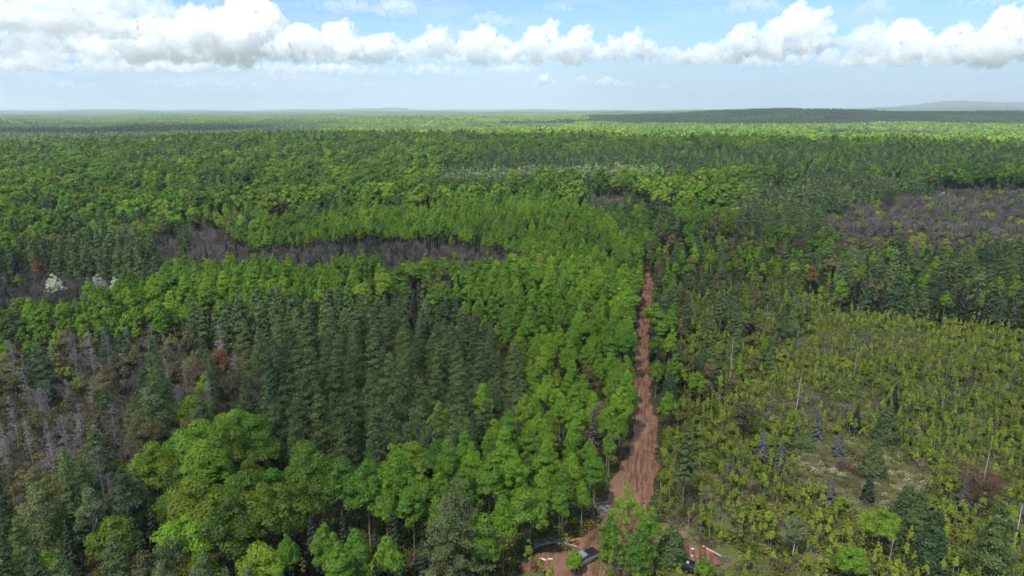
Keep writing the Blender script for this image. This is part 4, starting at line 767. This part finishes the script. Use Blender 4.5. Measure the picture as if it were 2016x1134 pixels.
scatter('undergrowth', lib, np.stack([X1, Y1, ground_h(X1, Y1)], -1), [int(rg.integers(0, 2)) if u > .55 else (3 if u > .25 else int(rg.choice([2, 4, 2, 0]))) for u in nz], np.column_stack([0*X1, 0*X1, rg.uniform(0, 6.28, len(X1))]), np.ones((len(X1), 3))*rg.uniform(.8, 1.3, (len(X1), 1)), 'low green and brown plants covering the ground of the clearing')
lib = library('bog_grass', [low_patch(11, 150, 2.0, .75, .30, GR[0]), low_patch(12, 260, 2.2, .8, .2, GR[0], True), low_patch(13, 120, 2.2, .6, .30, GR[1]), low_patch(14, 120, 2.2, .5, .28, UG[0])])
X, Y = np.meshgrid(np.arange(20, 180, 1.3), np.arange(90, 200, 1.3)); X = (X+rg.uniform(-.7, .7, X.shape)).ravel(); Y = (Y+rg.uniform(-.7, .7, Y.shape)).ravel(); z_ = zone_at(X, Y); k = np.array([TYPES[i] == 'bog' for i in z_]); X, Y = X[k], Y[k]; nz = wav(X, Y, 7, 1.)+rg.uniform(-.5, .5, len(X))
scatter('bog_grass', lib, np.stack([X, Y, 0*X], -1), [2 if u > 1.3 else int(rg.choice([0, 1, 3])) for u in nz], np.column_stack([0*X, 0*X, rg.uniform(0, 6.28, len(X))]), np.ones((len(X), 3)), 'dry tussock grass and brown heath of the boggy opening')
rg = np.random.default_rng(21); n = 900; P = np.array([at(x, y)[:] for x, y in zip(rg.uniform(1420, 2016, n), rg.uniform(760, 1134, n))]); P[:, 2] = rg.uniform(.1, .5, n); a = rg.uniform(0, 6.28, n); l = rg.uniform(.5, 2.6, n)
P1 = P+np.column_stack([np.cos(a)*l, np.sin(a)*l, rg.uniform(-.1, .4, n)]); me = to_mesh('slash_debris', [(prisms(rg, P, P1, .045, .02), TW)]); add('slash_debris', me, kind='stuff', label='grey sticks and slash lying in the clearing')

# ------------------------------------------------------------------ bleached poles
def pole(x, ybase, H, lean, label, r=.13, curve=0):
    p = at(x, ybase); k = 8; z = np.linspace(-.2, H, k); t = tube(np.column_stack([curve*np.sin(z/H*3)+lean*z, 0*z, z]), np.linspace(r, r*.35, k), 7); me = to_mesh('dead_tree', [(t, BARK['pole'])]); b = dead_branches(np.random.default_rng(int(x)), H, 2.2, 14, 20, .022, .45)
    o = bpy.data.objects.new('dead_tree', None); COL.objects.link(o); o.location = p; add('trunk', me, parent=o); add('branches', to_mesh('branches', [(b, BARK['pole'])]), parent=o); o['label'] = label; o['category'] = 'tree'; o['group'] = 'dead grey trees'
pole(1437, 745, 11.5, .0, 'bleached white pole of a dead tree standing upright in the clearing', .16); pole(1503, 655, 10, .03, 'pale curved dead pole on the upper rim of the clearing', .13, .5); pole(1567, 812, 8.5, .03, 'thin pale stem leaning in the middle of the clearing', .08)
pole(1852, 822, 6, 0, 'short bare stem among bright shrubs of the clearing', .08); pole(1680, 745, 9, .01, 'thin dead stem above the grey stem patch', .08); pole(1995, 1085, 9, -.02, 'grey bare trunk at the edge of the picture', .15); pole(1860, 590, 10, .02, 'pale dead stem before the dark conifers', .12); pole(1745, 1134, 7, .03, 'thin leaning stem at the bottom edge of the clearing', .07)

# ------------------------------------------------------------------ vehicles
import bmesh
def box_mesh(name, x0, x1, y0, y1, z0, z1, bev=.03, taper=None):
    bm = bmesh.new(); bmesh.ops.create_cube(bm, size=1)
    for v in bm.verts:
        tx = ty = 0
        if taper and v.co.z > 0: tx, ty = (taper[0] if v.co.x < 0 else taper[1]), taper[2]*(-1 if v.co.y > 0 else 1)
        v.co = ((x0 if v.co.x < 0 else x1)+tx, (y0 if v.co.y < 0 else y1)+ty, z0 if v.co.z < 0 else z1)
    if bev: bmesh.ops.bevel(bm, geom=bm.edges[:], offset=bev, segments=2, affect='EDGES')
    me = bpy.data.meshes.new(name); bm.to_mesh(me); bm.free(); return me
def merge(name, meshes):
    bm = bmesh.new()
    for me in meshes: bm.from_mesh(me)
    out = bpy.data.meshes.new(name); bm.to_mesh(out); bm.free(); return out
def quad_prism(name, pts, d, th=.015):
    """a thin glass pane through four points, th thick along d"""
    p = np.array(pts, float); d = np.array(d, float)*th; V = np.concatenate([p+d, p-d]); F = [(0, 1, 2, 3), (7, 6, 5, 4), (0, 4, 5, 1), (1, 5, 6, 2), (2, 6, 7, 3), (3, 7, 4, 0)]; return fast_mesh(name, V, F)
def wheel_mesh(name, r, w, n=28):
    P = [(.0, -w/2), (r*.93, -w/2), (r, -w*.3), (r, w*.3), (r*.93, w/2), (0, w/2)]; bm = bmesh.new(); rings = [[bm.verts.new((q*math.cos(6.2832*i/n), y_, q*math.sin(6.2832*i/n))) for i in range(n)] for q, y_ in P if q > 0]
    for a, b in zip(rings, rings[1:]):
        for i in range(n): bm.faces.new((a[i], a[(i+1) % n], b[(i+1) % n], b[i]))
    bm.faces.new(rings[0][::-1]); bm.faces.new(rings[-1]); me = bpy.data.meshes.new(name); bm.to_mesh(me); bm.free(); return me
RUB = mat('tyre_rubber', (.02, .02, .02), .9); RIM = mat('rim_metal', (.35, .35, .36), .35, .8); GLS = mat('dark_glass', (.02, .025, .03), .05, 0, 1.0); CHR = mat('bumper_metal', (.45, .45, .46), .3, .7); BLK = mat('black_vinyl', (.018, .018, .020), .55); REDL = mat('red_lens', (.3, .01, .01), .2, 0, .5); LENS = mat('clear_lens', (.7, .7, .7), .1, 0, .8)
def pickup(pos, head, paint, coverm, label, cargo=None):
    o = bpy.data.objects.new('pickup_truck', None); COL.objects.link(o); o.location = (pos[0], pos[1], .18); o.rotation_euler = (0, 0, head); o['label'] = label; o['category'] = 'pickup truck'; o['group'] = 'pickup trucks parked by the track'
    # +x is the front
    bed = [box_mesh('b', -2.85, -.55, .82, .98, .62, 1.22, .02), box_mesh('b', -2.85, -.55, -.98, -.82, .62, 1.22, .02), box_mesh('b', -2.87, -2.76, -.81, .81, .62, 1.20, .02), box_mesh('b', -.72, -.56, -.81, .81, .62, 1.22, .02), box_mesh('b', -2.75, -.73, -.81, .81, .60, .72, 0)]
    body = merge('body', [box_mesh('b', -2.85, 2.80, -.96, .96, .42, .70, .05), box_mesh('b', -.55, 1.25, -.97, .97, .66, 1.16, .05), box_mesh('b', 1.22, 2.78, -.95, .95, .66, 1.10, .10)]+bed)
    add('body', body, paint, o); add('hood', box_mesh('hood', 1.28, 2.70, -.86, .86, 1.09, 1.155, .03), paint, o)
    add('cab', box_mesh('cab', -.52, 1.22, -.90, .90, 1.15, 1.80, .05, (.16, -.52, .14)), paint, o)
    add('windshield', quad_prism('windshield', [(1.245, -.80, 1.20), (1.245, .80, 1.20), (.755, .67, 1.75), (.755, -.67, 1.75)], (.74, 0, .66)), GLS, o)
    add('rear_window', quad_prism('rear_window', [(-.53, -.70, 1.25), (-.53, .70, 1.25), (-.39, .62, 1.70), (-.39, -.62, 1.70)], (-.97, 0, .22)), GLS, o)
    for s in (-1, 1):
        for x0, x1, a0, a1 in ((-.42, .28, -.30, .24), (.36, 1.05, .38, .66)): add('side_window', quad_prism('side_window', [(x0, s*.905, 1.22), (x1, s*.905, 1.22), (a1, s*.785, 1.72), (a0, s*.785, 1.72)], (0, s*.98, .2)), GLS, o)
        add('mirror', box_mesh('mirror', .95, 1.10, s*.99-.10, s*.99+.10, 1.16, 1.34, .02), BLK, o)
        add('headlight', box_mesh('headlight', 2.74, 2.81, s*.74-.17, s*.74+.17, .84, 1.02, .015), LENS, o); add('tail_light', box_mesh('tail_light', -2.90, -2.86, s*.88-.08, s*.88+.08, .80, 1.12, .01), REDL, o)
        for x in (-1.75, 1.85):
            w = add('wheel', wheel_mesh('wheel', .40, .26), RUB, o); w.location = (x, s*.86, .22); r_ = add('rim', wheel_mesh('rim', .22, .03), RIM, w); r_.location = (0, s*.135, 0)
            add('wheel_arch', box_mesh('wheel_arch', x-.46, x+.46, s*.965-.015, s*.965+.015, .42, .74, .012), BLK, o)
    add('bumper', box_mesh('bumper', 2.80, 2.92, -.92, .92, .45, .64, .03), CHR, o); add('bumper', box_mesh('bumper', -3.0, -2.88, -.92, .92, .45, .62, .03), CHR, o); add('grille', box_mesh('grille', 2.775, 2.80, -.52, .52, .74, 1.0, .01), BLK, o)
    if coverm: add('bed_cover', box_mesh('bed_cover', -2.84, -.60, -.93, .93, 1.222, 1.30, .02), coverm, o)
    return o
SILVER = mat('silver_paint', (.34, .40, .39), .28, .35, .6); DARKP = mat('dark_paint', (.035, .042, .052), .22, .2, .8)
a = at(1122, 1112, 1); b = at(1174, 1086, 1); pickup(((a.x+b.x)/2, (a.y+b.y)/2), math.atan2(a.y-b.y, a.x-b.x), SILVER, BLK, 'silver pickup with black bed cover parked on the dirt beside the fallen tree')
a = at(1303, 1095, 1); b = at(1366, 1116, 1); pickup(((a.x+b.x)/2, (a.y+b.y)/2), math.atan2(a.y-b.y, a.x-b.x), DARKP, None, 'dark pickup half hidden by a small larch on the right dirt patch')
bl = at(1354, 1107, 1.1); o = add('plastic_jug', merge('plastic_jug', [box_mesh('b', -.18, .18, -.14, .14, 0, .34, .04), box_mesh('b', -.05, .05, -.05, .05, .335, .42, .01)]), mat('white_plastic', (.8, .8, .8), .4)); o.location = (bl.x, bl.y, .92); o['label'] = 'white jug lying in the bed of the dark pickup'; o['category'] = 'jug'
# red quad bike behind the dark pickup
REDP = mat('red_plastic', (.33, .02, .012), .35, 0, .5); q = bpy.data.objects.new('quad_bike', None); COL.objects.link(q); c = at(1310, 1068, .6); q.location = (c.x, c.y, .12); q.rotation_euler = (0, 0, 2.1); q['label'] = 'red quad bike on the dirt behind the dark pickup'; q['category'] = 'quad bike'
add('body', merge('body', [box_mesh('b', .25, .98, -.36, .36, .55, .80, .07), box_mesh('b', -.98, -.30, -.40, .40, .58, .80, .07), box_mesh('b', -.35, .30, -.16, .16, .42, .68, .05)]), REDP, q); add('seat', box_mesh('seat', -.62, .18, -.15, .15, .80, .92, .05), BLK, q)
add('rack', merge('rack', [box_mesh('b', .5, .98, -.34+.17*i, -.31+.17*i, .84, .87, 0) for i in range(5)]+[box_mesh('b', -.98, -.66, -.34+.17*i, -.31+.17*i, .86, .89, 0) for i in range(5)]), BLK, q); add('handlebar', merge('handlebar', [box_mesh('b', .26, .31, -.36, .36, 1.02, 1.06, .01), box_mesh('b', .27, .33, -.03, .03, .78, 1.03, .01)]), BLK, q)
for x in (-.62, .64):
    for s in (-1, 1): w = add('wheel', wheel_mesh('wheel', .30, .24), RUB, q); w.location = (x, s*.46, .20)
# logs, board, fallen tree, brush
CUT = mat('cut_wood', (.55, .38, .24), .8)
def log(x, y, L, r, ang, label, m=None):
    p = at(x, y); k = 6; t = np.linspace(-L/2, L/2, k); bend = .03*L*np.sin(t/L*4); P = np.column_stack([t, bend, np.full(k, r+.12)]); V_, F_, v_ = tube(P, np.full(k, r)*np.linspace(1, .82, k), 10); n_ = len(V_)
    o = add('log', to_mesh('log', [((V_, F_, v_), BARK['maple'] if m is None else m)])); e = [tube(np.array([P[0]-[.012, 0, 0], P[0]]), [r*.98, r*.98], 10), tube(np.array([P[-1], P[-1]+[.012, 0, 0]]), [r*.8, r*.8], 10)]
    for V2, F2, _ in e:
        V3 = np.concatenate([V2, [V2[:10].mean(0)], [V2[10:].mean(0)]]); F3 = [(i, (i+1) % 10, 20, 20) for i in range(0)]; bm = bmesh.new(); vs = [bm.verts.new(v) for v in V2]; bm.faces.new(vs[:10][::-1]); bm.faces.new(vs[10:])
        for i in range(10): bm.faces.new((vs[i], vs[(i+1) % 10], vs[10+(i+1) % 10], vs[10+i]))
        me_ = bpy.data.meshes.new('cut_end'); bm.to_mesh(me_); bm.free(); add('cut_end', me_, CUT, o)
    o.location = (p.x, p.y, 0); o.rotation_euler = (0, 0, ang); o['label'] = label; o['category'] = 'log'; return o
log(1402, 1089, 3.6, .20, -.95, 'pale peeled log lying right of the dark pickup, upper one', mat('peeled_log', (.52, .40, .30), .8)); log(1418, 1100, 2.4, .18, -.9, 'short log with cut end lying below the pale peeled log'); log(1020+108, 1067, 2.6, .22, .3, 'stubby log on the dirt edge above the silver pickup', mat('peeled_log_red', (.40, .24, .16), .8))
WH = mat('white_board', (.75, .75, .74), .6)
def board(x, y, L, w, ang, label):
    p = at(x, y); o = add('board', box_mesh('board', -L/2, L/2, -w/2, w/2, .10, .16, .01), WH); o.location = (p.x, p.y, .04); o.rotation_euler = (0, .06, ang); o['label'] = label; o['category'] = 'board'
board(1068, 1102, 1.3, .35, -.5, 'white board lying on the dirt under the fallen tree, longer one'); board(1083, 1102, .8, .3, .1, 'short white board beside the longer one on the dirt'); board(1364, 1082, .5, .4, .4, 'small white scrap on the dirt right of the small larch'); board(1362, 1096, .4, .3, 1., 'tiny white scrap beside the dark pickup'); board(1277, 1111, .5, .4, 1., 'white scrap among leaves left of the dark pickup')
a = at(1046, 1082); b = at(1136, 1078); n = 9; t = np.linspace(0, 1, n); P = np.column_stack([a.x+(b.x-a.x)*t, a.y+(b.y-a.y)*t+.8*np.sin(t*3.1), .12+.45*np.sin(t*3.1)]); tr = tube(P, np.linspace(.05, .16, n)[::1], 7); rg = np.random.default_rng(4)
i = rg.integers(1, 7, 60); Q0 = P[i]+(P[i+1]-P[i])*rg.random((60, 1)); d = (a-b).normalized(); Q1 = Q0+np.array([d.x, d.y, .1])*rg.uniform(.4, 2.0, (60, 1))+rg.normal(size=(60, 3))*np.array([.5, .7, .45]); Q1[:, 2] = np.abs(Q1[:, 2])+.05; j = rg.integers(0, 60, 200); R0 = Q0[j]+(Q1[j]-Q0[j])*rg.random((200, 1)); R1 = R0+rg.normal(size=(200, 3))*np.array([.35, .35, .25]); R1[:, 2] = np.abs(R1[:, 2])+.03
o = bpy.data.objects.new('fallen_tree', None); COL.objects.link(o); add('trunk', to_mesh('trunk', [(tr, BARK['pole'])]), parent=o); add('branches', to_mesh('branches', [(prisms(rg, Q0, Q1, .04, .015), BARK['dead']), (prisms(rg, R0, R1, .015, .008), BARK['dead'])]), parent=o); o['label'] = 'fallen bare pale tree with fine twigs beside the silver pickup'; o['category'] = 'tree'
def heap(x, y, n, L, sx, sy, h, m, name, label, cat, r=.05):
    p = at(x, y); rg = np.random.default_rng(int(x)); c = np.column_stack([rg.normal(size=n)*sx, rg.normal(size=n)*sy, np.zeros(n)]); c[:, 2] = np.maximum(h*np.exp(-(c[:, 0]/sx)**2*.5)*rg.random(n), .08); a_ = rg.normal(size=n)*.7+1.1; l = rg.uniform(.3, 1, n)*L
    d_ = np.column_stack([np.cos(a_), np.sin(a_), rg.normal(size=n)*.18])*l[:, None]/2; P0 = c-d_; P1 = c+d_; P0[:, 2] = np.maximum(P0[:, 2], .05); P1[:, 2] = np.maximum(P1[:, 2], .05); o = add(name, to_mesh(name, [(prisms(rg, P0, P1, r, r*.5), m)])); o.location = p; o['label'] = label; o['category'] = cat
heap(1186, 1010, 90, 3.2, 1.1, 1.6, 1.1, BARK['dead'], 'brush_pile', 'pile of grey cut branches at the left edge of the track', 'brush pile', .06); heap(1176, 1045, 260, 2.2, 1.2, 2.4, 1.2, BARK['rust'], 'brush_heap', 'dark heap of brown twigs below the grey branch pile', 'brush heap', .025)
heap(1868, 780, 60, 3.0, 2.0, .9, .9, BARK['pole'], 'slash_heap', 'heap of bleached logs and sticks beside bare soil in the clearing', 'slash heap', .09); heap(1815, 905, 150, 3.0, 3.0, 1.0, .7, BARK['dead'], 'stick_heap', 'long heap of thin grey sticks behind the bog', 'slash heap', .03); heap(1665, 800, 40, 3., 1.4, .6, .5, BARK['dead'], 'stick_heap', 'small heap of grey sticks above the bog', 'slash heap', .06)

# ------------------------------------------------------------------ clouds overhead and further on, whose shade lies on the woods
CLOUD_BIG = cloud_mat('cloud_overhead_vapour', 0.0165)
def shade_cloud(P, hgt, sp, r, holes=(), label='wide cloud bank standing overhead'):
    """puffs fused into one cloud at its height, above the ground outline P (world) along the direction of the sun"""
    P = np.array(P, float); off = np.array([SUN_DIR.x, SUN_DIR.y])*hgt/SUN_DIR.z; rg = np.random.default_rng(int(abs(P).sum()) % 9999); X, Y = np.meshgrid(np.arange(P[:, 0].min(), P[:, 0].max(), sp), np.arange(P[:, 1].min(), P[:, 1].max(), sp)); X = (X+rg.uniform(-.15, .15, X.shape)*sp).ravel(); Y = (Y+rg.uniform(-.15, .15, Y.shape)*sp).ravel(); k = inside(P, X, Y)
    for h_ in holes: k &= ~inside(np.array(h_, float), X, Y)
    Vs, Fs, o_ = [], [], 0
    for x, y in zip(X[k], Y[k]):
        rr_ = r*rg.uniform(.85, 1.25); V0, F0 = ICO2; Vs.append(V0*np.array([rr_, rr_, rr_*.8])+np.array([x, y, rg.uniform(0, r*.3)])); Fs.append(F0+o_); o_ += len(V0)
    V_ = np.concatenate(Vs); V_[:, 2] = np.where(V_[:, 2] < 0, V_[:, 2]*.3, V_[:, 2]); c = V_.mean(0); c[2] = 0; V_ -= c; me = fast_mesh('cloud', V_, np.concatenate(Fs)); o = add('cloud', me, CLOUD_BIG, kind='stuff', label=label)
    rm = o.modifiers.new('fuse', 'REMESH'); rm.mode = 'VOXEL'; rm.voxel_size = r/4.5; tx = bpy.data.textures.new('puffs', 'CLOUDS'); tx.noise_scale = r*.6; dm = o.modifiers.new('puffs', 'DISPLACE'); dm.texture = tx; dm.strength = r*.25; o.location = (c[0]+off[0], c[1]+off[1], hgt); return o
def gp(x, y, z=11):
    """ground position of canopy pixel on the rolling land"""
    r = 300.
    d = px_dir(x, y); d = d/math.hypot(d.x, d.y)
    for _ in range(4000):
        X_, Y_ = d.x*r, d.y*r
        if CAM_H+d.z*r < float(ground_h(X_, Y_))+z: break
        r *= 1.0015
    return (X_, Y_)
strip = [gp(850, 366), gp(1000, 368), gp(1180, 369), gp(1380, 369), gp(1380, 329), gp(1150, 327), gp(1000, 328), gp(850, 338)]
edge = [gp(-150, 300), gp(0, 292), gp(250, 280), gp(520, 270), gp(900, 272), gp(1300, 280), gp(1700, 286), gp(2016, 292), gp(2200, 294)]
near_poly = [(-900, -450), (edge[0][0]-250, edge[0][1])] + edge + [(edge[-1][0]+200, edge[-1][1]), (900, -450)]
shade_cloud(near_poly, 1000, 62, 62, [strip])
shade_cloud([gp(1180, 243), gp(1500, 246), gp(2016, 246), gp(2250, 246), gp(2250, 222), (4700, 5200), (1000, 5200), gp(1150, 232)], 1250, 190, 190, label='cloud bank beyond, above the dark hill')
shade_cloud([gp(-200, 268), gp(250, 262), gp(520, 250), gp(300, 249), gp(-200, 252)], 1100, 95, 90, label='small cloud over the far conifer belt')
0 and shade_cloud([(-9000, 9500), (-2500, 8500), (-1500, 11000), (-8000, 13000)], 1400, 400, 380, label='cloud over the far plain')

# ------------------------------------------------------------------ the air: pale haze between here and the horizon
if HAZE > 0:
    bm = bmesh.new(); bmesh.ops.create_cube(bm, size=2.0)
    for v in bm.verts: v.co = (v.co.x*62000, v.co.y*62000, -70 if v.co.z < 0 else 420)
    me = bpy.data.meshes.new('haze'); bm.to_mesh(me); bm.free(); m = bpy.data.materials.new('haze'); m.use_nodes = True; N = NT(m.node_tree); v = N.n('ShaderNodeVolumePrincipled'); v.inputs['Color'].default_value = (.78, .89, 1.0, 1); v.inputs['Density'].default_value = HAZE; v.inputs['Anisotropy'].default_value = .1
    o = N.n('ShaderNodeOutputMaterial'); N.set(o.inputs[1], v.outputs[0]); add('haze', me, m, kind='stuff', label='pale blue haze in the air')
